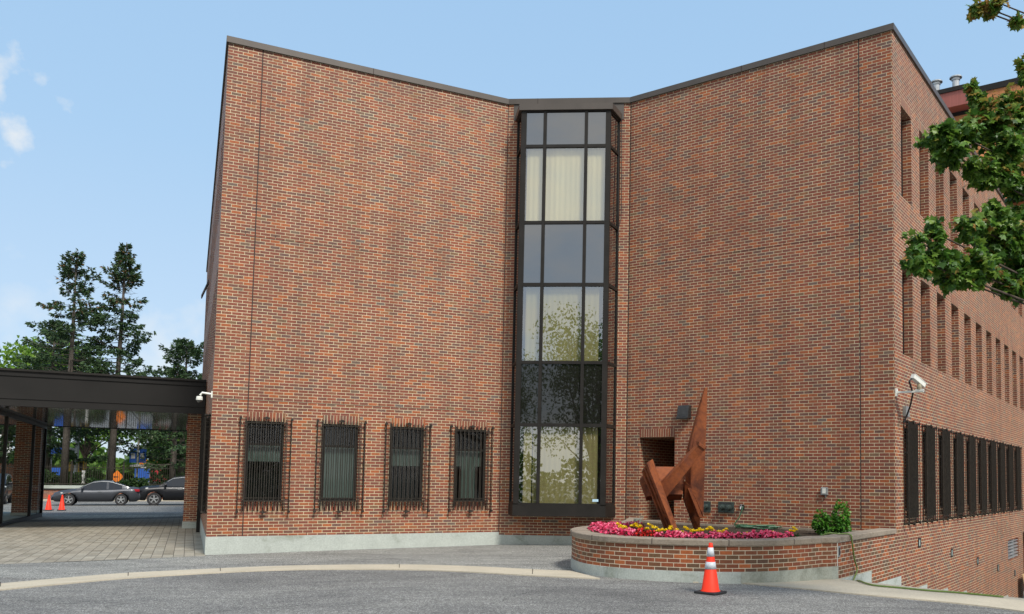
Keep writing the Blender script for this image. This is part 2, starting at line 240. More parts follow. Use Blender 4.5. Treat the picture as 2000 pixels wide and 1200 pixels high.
M_bark=simple('bark',(.085,.068,.055),.9,0,.35,9,.6,.1,vec=(1,1,.25))
M_barkg=simple('pine_bark',(.11,.095,.08),.9,0,.4,14,.6,.1,vec=(1,1,.4))
M_soil=simple('soil',(.055,.042,.032),.95,0,.35,20,.8,.1)
M_grass=simple('grass_blade',(.07,.13,.03),.9,0,.3,30,.6,.1)
M_hose=simple('green_hose',(.035,.11,.055),.35,0,.2,30)
M_hoseY=simple('yellow_green_hose',(.13,.20,.04),.35,0,.2,30)
M_ply=simple('plywood',(.50,.33,.17),.7,0,.12,3,vec=(6,6,.6))
M_wood=simple('weathered_wood',(.19,.20,.17),.85,0,.35,14,.5,.1,vec=(3,3,.5))
# ---------------------------------------------------------------- mesh helpers
random.seed(7)
class MB:
    def __init__(s): s.v=[];s.f=[];s.m=[];s.uv={}
    def face(s,pts,mi=0,uv=None):
        i=len(s.v); s.v+= [tuple(p) for p in pts]; s.f.append(list(range(i,i+len(pts)))); s.m.append(mi)
        if uv: s.uv[len(s.f)-1]=uv
        return s
    def mesh(s,vs,fs,mi=0):
        i=len(s.v); s.v+=[tuple(p) for p in vs]
        for f in fs: s.f.append([a+i for a in f]); s.m.append(mi)
        return s
    def box(s,c,x,y,z,mi=0):   # centre, three half-axis vectors
        c,x,y,z=V(c),V(x),V(y),V(z)
        vs=[c+x*a+y*b+z*d for d in(-1,1) for b in(-1,1) for a in(-1,1)]
        fs=[(0,1,5,4),(2,6,7,3),(0,4,6,2),(1,3,7,5),(4,5,7,6),(0,2,3,1)]
        if x.cross(y).dot(z)<0: fs=[f[::-1] for f in fs]
        return s.mesh(vs,fs,mi)
    def abox(s,x0,x1,y0,y1,z0,z1,mi=0): return s.box(((x0+x1)/2,(y0+y1)/2,(z0+z1)/2),((x1-x0)/2,0,0),(0,(y1-y0)/2,0),(0,0,(z1-z0)/2),mi)
    def wface(s,A,d,s0,s1,o,z0,z1,mi=0): return s.face([wp(A,d,s0,o,z0),wp(A,d,s1,o,z0),wp(A,d,s1,o,z1),wp(A,d,s0,o,z1)],mi)
    def wbox(s,A,d,s0,s1,o0,o1,z0,z1,mi=0):  # wall coordinates: along d, outward offset o
        n=V((d[1],-d[0],0)); D=V((d[0],d[1],0)); A=V((A[0],A[1],0))
        return s.box(A+D*(s0+s1)/2+n*(o0+o1)/2+V((0,0,(z0+z1)/2)),D*(s1-s0)/2,n*(o1-o0)/2,V((0,0,(z1-z0)/2)),mi)
    def tube(s,pts,r,n=6,mi=0,cap=True):
        pts=[V(p) for p in pts]; rs=r if isinstance(r,(list,tuple)) else [r]*len(pts); rings=[]
        for i,p in enumerate(pts):
            t=(pts[min(i+1,len(pts)-1)]-pts[max(i-1,0)]).normalized(); a=t.cross(V((0,0,1)) if abs(t.z)<.95 else V((1,0,0))).normalized(); b=t.cross(a)
            rings.append([p+(a*math.cos(2*PI*k/n)+b*math.sin(2*PI*k/n))*rs[i] for k in range(n)])
        vs=[q for R in rings for q in R]; fs=[]
        for i in range(len(pts)-1):
            for k in range(n): fs.append((i*n+k,i*n+(k+1)%n,(i+1)*n+(k+1)%n,(i+1)*n+k))
        if cap: fs.append(tuple(range(n))[::-1]); fs.append(tuple(range((len(pts)-1)*n,len(pts)*n)))
        return s.mesh(vs,fs,mi)
    def lathe(s,c,prof,n=20,mi=0,ax=None):
        c=V(c); ax=V(ax).normalized() if ax else V((0,0,1)); a=ax.cross(V((0,0,1)) if abs(ax.z)<.95 else V((1,0,0))).normalized(); b=ax.cross(a)
        vs=[c+ax*z+(a*math.cos(2*PI*k/n)+b*math.sin(2*PI*k/n))*r for r,z in prof for k in range(n)]; fs=[]
        for i in range(len(prof)-1):
            for k in range(n): fs.append((i*n+k,i*n+(k+1)%n,(i+1)*n+(k+1)%n,(i+1)*n+k))
        return s.mesh(vs,fs,mi)
    def prism(s,poly,ex,mi=0):
        ex=V(ex); a=[V(p) for p in poly]; b=[p+ex for p in a]; n=len(a)
        return s.mesh(a+b,[tuple(range(n)),tuple(range(2*n-1,n-1,-1))]+[(i,i+n,(i+1)%n+n,(i+1)%n) for i in range(n)],mi)
    def build(s,name,mat,parent=None,smooth=False,uv=True,bevel=0):
        me=bpy.data.meshes.new(name); me.from_pydata(s.v,[],s.f); me.update()
        mats=mat if isinstance(mat,(list,tuple)) else [mat]
        for q in mats: me.materials.append(q)
        if len(mats)>1:
            me.polygons.foreach_set('material_index',s.m)
        if smooth: me.polygons.foreach_set('use_smooth',[True]*len(me.polygons))
        if uv:
            L_=me.uv_layers.new(name='UVMap').data
            for p in me.polygons:
                if p.index in s.uv:
                    for li,q in zip(p.loop_indices,s.uv[p.index]): L_[li].uv=q
                    continue
                n=p.normal
                for li in p.loop_indices:
                    co=me.vertices[me.loops[li].vertex_index].co
                    if abs(n.z)<.7:
                        t=V((-n.y,n.x,0)).normalized(); L_[li].uv=(co.dot(t)+50,co.z+20.0)
                    else: L_[li].uv=(co.x+50,co.y+50)
        o=bpy.data.objects.new(name,me); sc.collection.objects.link(o)
        if parent: o.parent=parent
        if bevel:
            b=o.modifiers.new('bevel','BEVEL'); b.width=bevel; b.segments=2; b.limit_method='ANGLE'; b.angle_limit=math.radians(40)
        return o
def tag(o,label=None,cat=None,group=None,kind=None):
    for k,v in (('label',label),('category',cat),('group',group),('kind',kind)):
        if v: o[k]=v
    return o
def empty(name,loc=(0,0,0),rz=0):
    o=bpy.data.objects.new(name,None); sc.collection.objects.link(o); o.location=loc; o.rotation_euler=(0,0,rz); return o
def children(o): return [c for c in bpy.data.objects if c.parent==o]
def copy_tree(o,parent=None,loc=None,rz=None,scale=None):
    c=o.copy(); sc.collection.objects.link(c); c.parent=parent
    if loc is not None: c.location=loc
    if rz is not None: c.rotation_euler=(0,0,rz)
    if scale is not None: c.scale=(scale,)*3 if not isinstance(scale,tuple) else scale
    for ch in children(o): copy_tree(ch,c)
    return c
def wp(A,d,s_,o,z): n=(d[1],-d[0]); return V((A[0]+d[0]*s_+n[0]*o,A[1]+d[1]*s_+n[1]*o,z))
def sweep(mb,path,prof,closed=False,mi=0):  # path: plan points walked with the outside on the right; prof [(outward,z)]
    n=len(path); P=[V((p[0],p[1])) for p in path]; rows=[]
    for i in range(n):
        d1=(P[i]-P[i-1]).normalized() if i>0 else None; d2=(P[i+1]-P[i]).normalized() if i<n-1 else None
        d1=d1 or d2; d2=d2 or d1; n1=V((d1.y,-d1.x)); n2=V((d2.y,-d2.x)); b=(n1+n2).normalized(); b=b/max(.3,b.dot(n1))
        rows.append([(P[i].x+b.x*o,P[i].y+b.y*o,z) for o,z in prof])
    k=len(prof); cum=[0]
    for i in range(1,n): cum.append(cum[-1]+(P[i]-P[i-1]).length)
    pl_=[0]
    for j in range(1,k): pl_.append(pl_[-1]+math.dist(prof[j],prof[j-1]))
    for i in range(n-1):
        for j in range(k-1):
            mb.face([rows[i][j],rows[i+1][j],rows[i+1][j+1],rows[i][j+1]],mi,[(cum[i],prof[j][1]+20 if prof[j][1]!=prof[j+1][1] else pl_[j]),(cum[i+1],prof[j][1]+20 if prof[j][1]!=prof[j+1][1] else pl_[j]),(cum[i+1],prof[j+1][1]+20 if prof[j][1]!=prof[j+1][1] else pl_[j+1]),(cum[i],prof[j+1][1]+20 if prof[j][1]!=prof[j+1][1] else pl_[j+1])])
    return mb
HS=[(-8.8,18.2,.01),(-5.6,19.8,.05),(-3,21,.065),(-1.3,21,.133),(-.92,15.3,.12),(-.46,13.9,.155),(.5,13.4,.172),(1.1,13.2,.185),(1.7,13.2,.177),(2.36,13.4,.148),(3.09,14,.067),(3.6,14.5,.01),(1.2,11.3,.19),(6,11,0),(0,6,.17),(-6,10,.06),(-12,16,0),(-25,35,-.05),(-30,50,-.08),(10,6,0),(5.5,17,0),(-4,17,.08),(-15,26,0),(0,0,.17)]
def H(x,y):
    a=b=0
    for sx_,sy_,sz_ in HS:
        d=(sx_-x)**2+(sy_-y)**2; q=math.exp(-d/6.48)+1e-4/(1+d)+1e-12; a+=q*sz_; b+=q
    return a/b
def gp(x,y,dz=0): return (x,y,H(x,y)+dz)
def SRc(x,y): q=(x-Rc[0],y-Rc[1]); return q[0]*dr[0]+q[1]*dr[1], q[0]*pr[0]+q[1]*pr[1]
def frm(a,b,A=None,da=None,db=None):
    A=A or Rc; da=da or dr; db=db or pr; return A[0]+da[0]*a+db[0]*b, A[1]+da[1]*a+db[1]*b
# ---------------------------------------------------------------- ground
def grid_sheet(name,As,Bs,zf,mat,skip=None,origin=None,da=None,db=None,kind='structure'):
    m=MB(); idx={}
    vs=[];fs=[]
    for j,b in enumerate(Bs):
        for i,a in enumerate(As):
            x,y=frm(a,b,origin,da,db); vs.append((x,y,zf(x,y,a,b)))
    n=len(As)
    for j in range(len(Bs)-1):
        for i in range(n-1):
            if skip and skip((As[i]+As[i+1])/2,(Bs[j]+Bs[j+1])/2): continue
            fs.append((j*n+i,j*n+i+1,(j+1)*n+i+1,(j+1)*n+i))
    m.mesh(vs,fs); o=m.build(name,mat,smooth=True); tag(o,kind=kind); return o
def rng(a,b,st):
    k=max(1,round(abs(b-a)/st)); return [a+(b-a)*i/k for i in range(k)]
As=[-400,-200,-120]+rng(-70,-16,3)+rng(-16,0,.5)+rng(0,5,.5)+rng(5,10,1)+[10,14,20,40,90,200,400]
Bs=[-400,-200,-80]+rng(-40,-20,4)+rng(-20,-3.62,.5)+rng(-3.62,6,.5)+rng(6,20,2)+rng(20,60,4)+[60,90,160,400,900]
RAMP=lambda a,b: 0<a<5 and -3.62<b<20
grid_sheet('ground',As,Bs,lambda x,y,a,b:H(x,y),M_asph,skip=RAMP)
grid_sheet('ramp',[0,2.5,5],rng(-3.62,20,2)+[20],lambda x,y,a,b:-.137*(b+3.62)+.005,M_asph2)
t=MB()
for a0,a1,b0,b1 in ((5,5.2,-3.6,20),(0,5,19.99,20.1)):
    x0,y0=frm((a0+a1)/2,(b0+b1)/2); t.box((x0,y0,-1.7),(dr[0]*(a1-a0)/2,dr[1]*(a1-a0)/2,0),(pr[0]*(b1-b0)/2,pr[1]*(b1-b0)/2,0),(0,0,1.9))
tag(t.build('ramp_wall',M_plinth),'low concrete retaining wall on the far side of the sloping ramp','retaining wall')
def strip(name,A,B,mat,dz,nacross=6,skirt=.03,sub=8):
    def sm(P):
        out=[]
        for i in range(len(P)-1):
            p0=P[max(i-1,0)];p1=P[i];p2=P[i+1];p3=P[min(i+2,len(P)-1)]
            for k in range(sub):
                t_=k/sub; out.append(tuple(.5*((2*p1[j])+(-p0[j]+p2[j])*t_+(2*p0[j]-5*p1[j]+4*p2[j]-p3[j])*t_*t_+(-p0[j]+3*p1[j]-3*p2[j]+p3[j])*t_**3) for j in (0,1)))
        out.append(P[-1][:2]); return out
    A=sm(A);B=sm(B); m=MB(); vs=[];fs=[]; n=nacross+3
    for a,b in zip(A,B):
        row=[]
        for k in range(nacross+1):
            x=a[0]+(b[0]-a[0])*k/nacross; y=a[1]+(b[1]-a[1])*k/nacross; row.append((x,y,H(x,y)+dz))
        row=[(row[0][0],row[0][1],row[0][2]-skirt-dz)]+row+[(row[-1][0],row[-1][1],row[-1][2]-skirt-dz)]
        vs+=row
    for i in range(len(A)-1):
        for k in range(n-1): fs.append((i*n+k,i*n+k+1,(i+1)*n+k+1,(i+1)*n+k))
    m.mesh(vs,fs); o=m.build(name,mat); tag(o,kind='structure'); return o
kbo=strip('kerb',KB,KF,M_kerb,.018)
def kjoint(a,b):
    w=MB(); p=V((a[0],a[1],0)); q=V((b[0],b[1],0)); c=(p+q)/2; d_=(q-p)/2; n_=V((-d_.y,d_.x,0)).normalized(); w.box((c.x,c.y,H(c.x,c.y)+.011),d_*.995,n_*.006,V((0,0,.010))); o=w.build('kerb_joint',M_seal); o.parent=kbo
kjoint(KB[2],KF[2]); kjoint(KB[4],KF[4]); kjoint(KB[5],KF[5]); kjoint(KB[7],KF[7]); kjoint(KB[9],KF[9])
KRB=[frm(.30-3.0,-3.0)]  # back edge of the right-hand kerb, hugging the planter then the ramp's lip
kb=[(1.1,13.30),(1.75,13.32),(2.38,13.5),(3.02,14.0),(3.55,14.6)]
kb+= [frm(a,-3.62) for a in (.9,2.0,3.2,5.2)]
kf=[q[:2] for q in KR]
kf=[(1.1,13.22)]+kf
# resample both to 9
def resamp(P,n):
    d=[0]
    for i in range(1,len(P)): d.append(d[-1]+math.dist(P[i][:2],P[i-1][:2]))
    out=[]
    for k in range(n):
        t_=d[-1]*k/(n-1); i=max(j for j in range(len(d)) if d[j]<=t_+1e-9); i=min(i,len(P)-2); u_=(t_-d[i])/(d[i+1]-d[i]); out.append(tuple(P[i][j]+(P[i+1][j]-P[i][j])*u_ for j in (0,1)))
    return out
strip('kerb',resamp(kb,10),resamp(kf,10),M_kerb,.018,6)
# worn asphalt apron between the kerb and the building
ap_back=[frm(a,-.02,L,dl,pl) for a in (-6,-3.0,0,2,4,6.4)]+[(-1.5,21.0),(0.0,20.9)]
ap_front=[(-11.5,15.8-1.6),KB[3],KB[4],KB[5],KB[6],KB[7],KB[9],(-.7,15.2)]
ap_back[0]=(-11.6,15.9);ap_back[1]=(-10.2,16.75);ap_back[2]=(-8.75,17.9)
strip('apron',ap_back,ap_front,M_asph2,.005,12,sub=6)
# unit paving under the canopy (frame of the left side wall)
Pa=[-26,-22,-18]+rng(-15,0,1)+[0]; 
def pz(x,y,a,b): return H(x,y)+.007
m=MB(); vs=[];fs=[]; Pb=[0]+[k/14 for k in range(1,15)]
for t_ in Pb:
    for a in Pa:
        b0=-.31+.14*a; b=b0+(21.6-b0)*t_; x,y=frm(a,b,L,dl,pl); vs.append((x,y,H(x,y)+.007))
n=len(Pa)
for j in range(len(Pb)-1):
    for i in range(n-1): fs.append((j*n+i,j*n+i+1,(j+1)*n+i+1,(j+1)*n+i))
o=m.mesh(vs,fs).build('paving',M_paver,uv=False)
uvl=o.data.uv_layers.new(name='UVMap').data
for p in o.data.polygons:
    for li in p.loop_indices:
        co=o.data.vertices[o.data.loops[li].vertex_index].co; q=(co.x-L[0],co.y-L[1]); uvl[li].uv=(q[0]*pl[0]+q[1]*pl[1]+50,q[0]*dl[0]+q[1]*dl[1]+50)
tag(o,kind='structure')
# ---------------------------------------------------------------- the office building
ZT=11.233; ZB=.40
bld=empty('office_building',(0,21,0)); bld_off=V((0,-21,0))
def part(mb,name,mat,parent=None,**k):
    o=mb.build(name,mat,**k); o.parent=parent or bld
    if (parent or bld) is bld: o.location=-bld.location
    return o
def wall(mb,A,d,s0,s1,z1,holes,steps,inner=0):
    S=sorted({s0,s1}|{h_[0] for h_ in holes}|{h_[1] for h_ in holes}|{a for a,b,c in steps}|{b for a,b,c in steps}); S=[s for s in S if s0-1e-6<=s<=s1+1e-6]
    Z=sorted({z1}|{h_[2] for h_ in holes}|{h_[3] for h_ in holes}|{c for a,b,c in steps})
    for i in range(len(S)-1):
        sm=(S[i]+S[i+1])/2; zb=[c for a,b,c in steps if a<=sm<=b][0]
        for j in range(len(Z)-1):
            zm_=(Z[j]+Z[j+1])/2
            if zm_<zb or any(h_[0]<sm<h_[1] and h_[2]<zm_<h_[3] for h_ in holes): continue
            mb.face([wp(A,d,S[i],0,Z[j]),wp(A,d,S[i+1],0,Z[j]),wp(A,d,S[i+1],0,Z[j+1]),wp(A,d,S[i],0,Z[j+1])])
    for a,b,c,e,dep in holes:
        f=lambda s,o_,z: wp(A,d,s,o_,z)
        mb.face([f(a,0,c),f(a,0,e),f(a,-dep,e),f(a,-dep,c)]); mb.face([f(b,0,e),f(b,0,c),f(b,-dep,c),f(b,-dep,e)])
        mb.face([f(a,0,e),f(b,0,e),f(b,-dep,e),f(a,-dep,e)]); mb.face([f(b,0,c),f(a,0,c),f(a,-dep,c),f(b,-dep,c)])
dSL=(-pl[0],-pl[1]); SLL=24.0; ASL=(L[0]+pl[0]*SLL,L[1]+pl[1]*SLL); SRL=32.0
WLEN=math.dist(L,M); MLEN=math.dist(M,N); RLEN=math.dist(N,Rc)
wins=[(.71,1.46),(2.285,3.05),(3.80,4.565),(5.345,6.10)]
w=MB(); wall(w,L,dl,0,WLEN,ZT,[(a,b,1.142,2.895,.14) for a,b in wins],[(0,WLEN,ZB)]); part(w,'front_wall',M_brick)
w=MB(); wall(w,M,dm,0,MLEN,ZT,[],[(0,MLEN,ZB-.068)]); part(w,'front_wall',M_brick)
w=MB(); wall(w,N,dr,0,RLEN,ZT,[(.40,1.39,.70,2.755,2.2)],[(0,RLEN,ZB)]); part(w,'front_wall',M_brick)
w=MB(); w.wbox(N,dr,.3,1.5,-2.25,-2.2,.6,2.9); part(w,'niche_door',M_black)
steps=[(0,.34,-.16),(.34,2.4,-.52),(2.4,4.34,-.79),(4.34,6.43,-1.06),(6.43,8.4,-1.33),(8.4,10.5,-1.62),(10.5,12.5,-1.80),(12.5,SRL,-2.15)]
up=[.60+1.493*k for k in range(20)]
SRh=[(s,s+.81,7.84,9.83,.24) for s in up[:20] if s+1<SRL]+[(s,s+.81,4.44,6.35,.24) for s in up if s+1<SRL]+[(s+.02,s+.79,1.142,2.895,.14) for s in up[:10]]+[(12.6,14.7,-.71,-.08,.12),(15.6,19.5,-2.9,.05,.8)]
SRst=steps
w=MB(); wall(w,Rc,pr,0,SRL,ZT,SRh,SRst); part(w,'side_wall',M_brick)
SLh=[(SLL-s-.81,SLL-s,7.84,9.83,.24) for s in up if s+1<SLL]+[(SLL-s-.81,SLL-s,4.44,6.35,.24) for s in up if s+1<SLL]+[(SLL-s-.79,SLL-s-.02,1.142,2.895,.14) for s in up[:5]]
w=MB(); wall(w,ASL,dSL,0,SLL,ZT,SLh,[(0,SLL,ZB)]); part(w,'side_wall',M_brick)
far1=frm(0,SRL)
w=MB(); w.face([(ASL[0],ASL[1],0),(ASL[0],ASL[1],ZT),(ASL[0]+10,ASL[1]+6,ZT),(ASL[0]+10,ASL[1]+6,0)]); part(w,'rear_wall',M_brick); w=MB(); w.face([(far1[0],far1[1],-3),(far1[0]-10,far1[1]+6.6,-3),(far1[0]-10,far1[1]+6.6,ZT),(far1[0],far1[1],ZT)]); part(w,'rear_wall',M_brick)
w=MB(); w.face([(*p,ZT+.0) for p in (L,M,N,Rc,far1,(far1[0]-10,far1[1]+6.6),(ASL[0]+10,ASL[1]+6),ASL)]); part(w,'roof',M_asph2)
PATH=[ASL,L,M,N,Rc,far1]
w=MB(); sweep(w,PATH,[(-.02,ZT-.02),(.045,ZT-.02),(.045,ZT+.115),(.03,ZT+.125),(-.3,ZT+.10)]); part(w,'coping',M_coping)
w=MB()
for (A,d,ss) in ((L,dl,(3.1,)),(M,dm,(.75,)),(N,dr,(3.1,5.1)),(Rc,pr,(3,6,9,12))):
    for s in ss: w=MB(); w.wbox(A,d,s,s+.012,.04,.0485,ZT-.018,ZT+.118); part(w,'coping_joint',M_seal)
# plinth
w=MB(); sweep(w,[ASL,L,M],[(.012,-.3),(.012,ZB-.004),(0,ZB-.002)]); sweep(w,[(M[0]+dm[0]*.0,M[1]+dm[1]*.0),N],[(.012,-.3),(.012,ZB-.07),(0,ZB-.068)]); part(w,'plinth',M_plinth)
w=MB()
for a,b,c in steps: w.wbox(Rc,pr,a,b,-.2,.004,-4.2,c-.003)
part(w,'plinth',M_plinth)
# joints, shelf line, weep vents
for A,d,s,z0 in ((L,dl,.69,ZB),(L,dl,WLEN-.012,ZB),(N,dr,.02,ZB),(N,dr,5.84,.76)):
    w=MB(); w.wbox(A,d,s,s+.022,-.01,.0025,z0,ZT-.02); part(w,'control_joint',M_seal)
for A,d,l0,l1,zs in ((L,dl,0,WLEN,(3.345,6.955)),(N,dr,.05,RLEN,(6.98,))):
    for z_ in zs:
        w=MB(); w.wbox(A,d,l0,l1,-.01,.002,z_,z_+.009); part(w,'shelf_joint',M_seal)
w=MB()
for A,d,s0,s1 in ((L,dl,.5,6.3),(N,dr,.5,6.4)):
    s=s0
    while s<s1: w=MB(); w.wbox(A,d,s,s+.010,-.01,.003,6.99,7.05); part(w,'weep_vent',M_seal); s+=.607
for s in (.42,1.1,1.9,2.7,3.5,4.3,5.1,5.9):
    for q_,z_ in ((0,3.36),(.1,.402)): w=MB(); w.wbox(L,dl,s+q_,s+q_+.010,-.01,.003,z_,z_+.06); part(w,'weep_vent',M_seal)
def solid_uv(o,A,d):  # soldier courses: bricks on end
    u=o.data.uv_layers[0].data
    for p in o.data.polygons:
        for li in p.loop_indices:
            co=o.data.vertices[o.data.loops[li].vertex_index].co; u[li].uv=(co.z*1.0+.0,(co.x-A[0])*d[0]+(co.y-A[1])*d[1]+30)
    return o
def soldier(A,d,s0,s1,z0,name='lintel'):
    w=MB(); w.wbox(A,d,s0,s1,-.02,.003,z0,z0+.198); o=part(w,name,M_sold); solid_uv(o,A,d)
    u=o.data.uv_layers[0].data
    for q in u: q.uv=(q.uv[0]-z0+.2032*40+.002,q.uv[1])
    return o
# windows with iron grilles
def grille(name,A,d,sc_,z0,z1,parent):
    w=MB(); h_=.52 if A is not Rc else .455; fins=[sc_-(h_-.12)+(h_-.12)/4*i for i in range(9)]
    for i,s in enumerate(fins):
        for o0,o1 in ((.03,.042),(.088,.106)):
            s3=s if o0>.05 or i==0 else s-(h_-.12)/8
            w.wbox(A,d,s3-.0075,s3+.0075,o0,o1,z0+.14,z1+(.02 if o0<.05 else -.02))
        for zz in (z1-.10,z1-.2,z0+.2): w.wbox(A,d,s-.018,s+.018,.042,.088,zz,zz+.02)
        w.tube([wp(A,d,s,.097,z0+.15),wp(A,d,s,.10,z0+.08),wp(A,d,s+.008,.085,z0+.04)],.007,5)
        w.tube([wp(A,d,s,.06,z0+.15),wp(A,d,s-.01,.045,z0+.1),wp(A,d,s,.03,z0+.05)],.009,5)
    for s in (sc_-h_,sc_+h_):
        for o0,o1 in ((.015,.03),(.10,.115)): w.wbox(A,d,s-.006,s+.006,o0,o1,z0,z1+.03)
        s2=s+(.09 if s<sc_ else -.09)
        w.wbox(A,d,s2-.006,s2+.006,.085,.10,z0+.02,z1)
        for k in range(18):
            zz=z0+.06+k*(z1-z0-.1)/17; w.wbox(A,d,min(s,s2),max(s,s2),.09,.097,zz,zz+.010); w.wbox(A,d,s-.005,s+.005,.03,.10,zz,zz+.010)
        for zz in (z0+.03,z1-.02): w.lathe(wp(A,d,s,0,zz),[(.0,.0),(.02,.0),(.02,.09),(.03,.09),(.03,.12),(0,.12)],8,ax=(d[1],-d[0],0))
    for zz in (z0+.02,z1-.0): w.lathe(wp(A,d,sc_,0,zz),[(0,0),(.02,0),(.02,.08),(.035,.08),(.035,.12),(0,.12)],8,ax=(d[1],-d[0],0)); w.wbox(A,d,sc_-.07,sc_+.07,.06,.10,zz-.012,zz+.012)
    for zz in (z0+.26,z0+.32,z1-.12): w.wbox(A,d,sc_-h_+.09,sc_+h_-.09,.072,.09,zz,zz+.016)
    o=w.build(name,M_iron); o.parent=parent; return o
def window(A,d,s0,s1,z0,z1,dep,mat=M_winglass,rail=True,grl=False,curt=None,mull=False):
    w=MB(); f=.045; o0,o1=-dep,-dep+.05
    w.wbox(A,d,s0,s0+f,o0,o1,z0,z1); w.wbox(A,d,s1-f,s1,o0,o1,z0,z1); w.wbox(A,d,s0+f,s1-f,o0,o1,z0,z0+f); w.wbox(A,d,s0+f,s1-f,o0,o1,z1-f,z1)
    zr=z0+(z1-z0)*.70
    if rail: w.wbox(A,d,s0+f,s1-f,o0,o1+.004,zr,zr+.05)
    fr=part(w,'window',M_dark)
    def sub(mb,name,mat):
        o=mb.build(name,mat); o.parent=fr; return o
    for za,zb in ([(z0+f,zr),(zr+.05,z1-f)] if rail else [(z0+f,z1-f)]):
        w=MB(); w.wface(A,d,s0+f,s1-f,o0+.02,za,zb); sub(w,'pane',mat)
    w=MB(); w.wbox(A,d,s0,s1,o0-.30,o0-.28,z0,z1); w.wbox(A,d,s0-.02,s0,o0-.3,o0,z0,z1);w.wbox(A,d,s1,s1+.02,o0-.3,o0,z0,z1);w.wbox(A,d,s0,s1,o0-.3,o0,z1,z1+.02);w.wbox(A,d,s0,s1,o0-.3,o0,z0-.02,z0); sub(w,'dark_interior',M_black)
    if curt:
        w=MB()
        for ca,cb,cz0,cz1 in curt: pleat(w,A,d,s0+f+ca*(s1-s0-2*f),s0+f+cb*(s1-s0-2*f),o0-.06,cz0,cz1,.075,.012)
        sub(w,'curtain',M_blind)
    if grl: grille('grille',A,d,(s0+s1)/2,.895 if A is L else .86,2.965 if A is L else 3.03,fr)
    return fr
def pleat(mb,A,d,s0,s1,off,z0,z1,per,amp,st=None):
    n=max(4,int((s1-s0)/(per/6))); P=[]
    for i in range(n+1):
        s=s0+(s1-s0)*i/n; o=off+amp*math.sin(2*PI*s/per)+amp*.5*math.sin(2*PI*s/(per*2.7)+1); P.append((s,o))
    vs=[wp(A,d,s,o,z0) for s,o in P]+[wp(A,d,s,o,z1) for s,o in P]
    mb.mesh(vs,[(i,i+1,n+2+i,n+1+i) for i in range(n)])
cu=[[(0,1,2.02,2.42)],[(0,1,1.22,2.40)],[(0,1,1.98,2.40)],[(0,1,2.0,2.40),(.25,.75,1.22,2.0)]]
for (a,b),c in zip(wins,cu):
    window(L,dl,a,b,1.142,2.895,.14,grl=True,curt=c); soldier(L,dl,a-.02,b+.02,2.897); soldier(L,dl,a-.0,b+.0,.942,'sill')
for k in range(10): 
    s=up[k]; window(Rc,pr,s+.02,s+.79,1.142,2.895,.14,grl=True)
for s in up:
    if s+1<SRL:
        for z0,z1 in ((7.84,9.83),(4.44,6.35)):
            if s<19: window(Rc,pr,s,s+.81,z0,z1,.24,M_tint,rail=False)
            soldier(Rc,pr,s,s+.81,z1+.002)
for s in up:
    if s+1<SLL:
        for z0,z1 in ((7.84,9.83),(4.44,6.35)): window(ASL,dSL,SLL-s-.81,SLL-s,z0,z1,.24,M_tint,rail=False)
for s in up[:5]: window(ASL,dSL,SLL-s-.79,SLL-s-.02,1.142,2.895,.14,grl=True)
# open awning sash high on the left flank
w=MB(); s=SLL-16.2
for q in (0,.75): w.tube([wp(ASL,dSL,s+q,0.0,9.1),wp(ASL,dSL,s+q,.22,8.5)],.02,5)
w.tube([wp(ASL,dSL,s,.22,8.5),wp(ASL,dSL,s+.75,.22,8.5)],.02,5); w.face([wp(ASL,dSL,s,0,9.1),wp(ASL,dSL,s+.75,0,9.1),wp(ASL,dSL,s+.75,.22,8.5),wp(ASL,dSL,s,.22,8.5)])
part(w,'open_sash',M_tint)
soldier(N,dr,.40,1.39,2.757)
w=MB(); w.wbox(N,dr,.40,1.39,-2.0,.10,.60,.752); part(w,'niche_sill',M_cap)
# ---------------------------------------------------------------- bay window
BZ0,BZ1=.83,10.775; TR=[(9.845,9.92),(7.935,8.01),(6.39,6.475),(4.492,4.567),(2.97,3.053)]
FO=.62; sA,sB,wA,wB=.46,2.665,.235,2.86
bayp=[(M[0]+dm[0]*s+dm[1]*o,M[1]+dm[1]*s-dm[0]*o) for s,o in ((wA,0),(sA,FO),(sB,FO),(wB,0))]
w=MB()
w.wbox(M,dm,sA,sA+.12,FO-.08,FO,1.12,BZ1); w.wbox(M,dm,sB-.12,sB,FO-.08,FO,1.12,BZ1)
for s in (1.045,2.065): w.wbox(M,dm,s-.038,s+.038,FO-.07,FO+.004,1.14,BZ1-.004)
for a,b in TR+[(1.10,1.14),(10.745,BZ1)]: w.wbox(M,dm,sA+.12,sB-.12,FO-.07,FO-.003,a,b)
# canted sides
for (p,q) in ((bayp[1],bayp[0]),(bayp[2],bayp[3])):
    dd=V((q[0]-p[0],q[1]-p[1],0)); ln=dd.length; dd.normalize(); 
    A0=p if p==bayp[2] else q; d0=(dd.x,dd.y) if p==bayp[2] else (-dd.x,-dd.y)
    for a,b in ((0,.05),(ln-.05,ln)): w.wbox(A0,d0,a,b,-.06,.0,1.12,BZ1)
    for a,b in TR+[(1.10,1.16),(10.72,BZ1)]: w.wbox(A0,d0,.05,ln-.05,-.05,-.002,a,b)
bay=part(w,'bay_window',M_dark)
bay.location=-bld.location
def bsub(mb,name,mat): o=mb.build(name,mat); o.parent=bay; return o
rows=[(9.92,10.745,M_spand),(8.01,9.845,M_glass),(6.475,7.935,M_spand),(4.567,6.39,M_glass),(3.053,4.492,M_spdark),(1.14,2.97,M_glass)]
cols=[(sA+.12,1.007),(1.083,2.027),(2.103,sB-.12)]
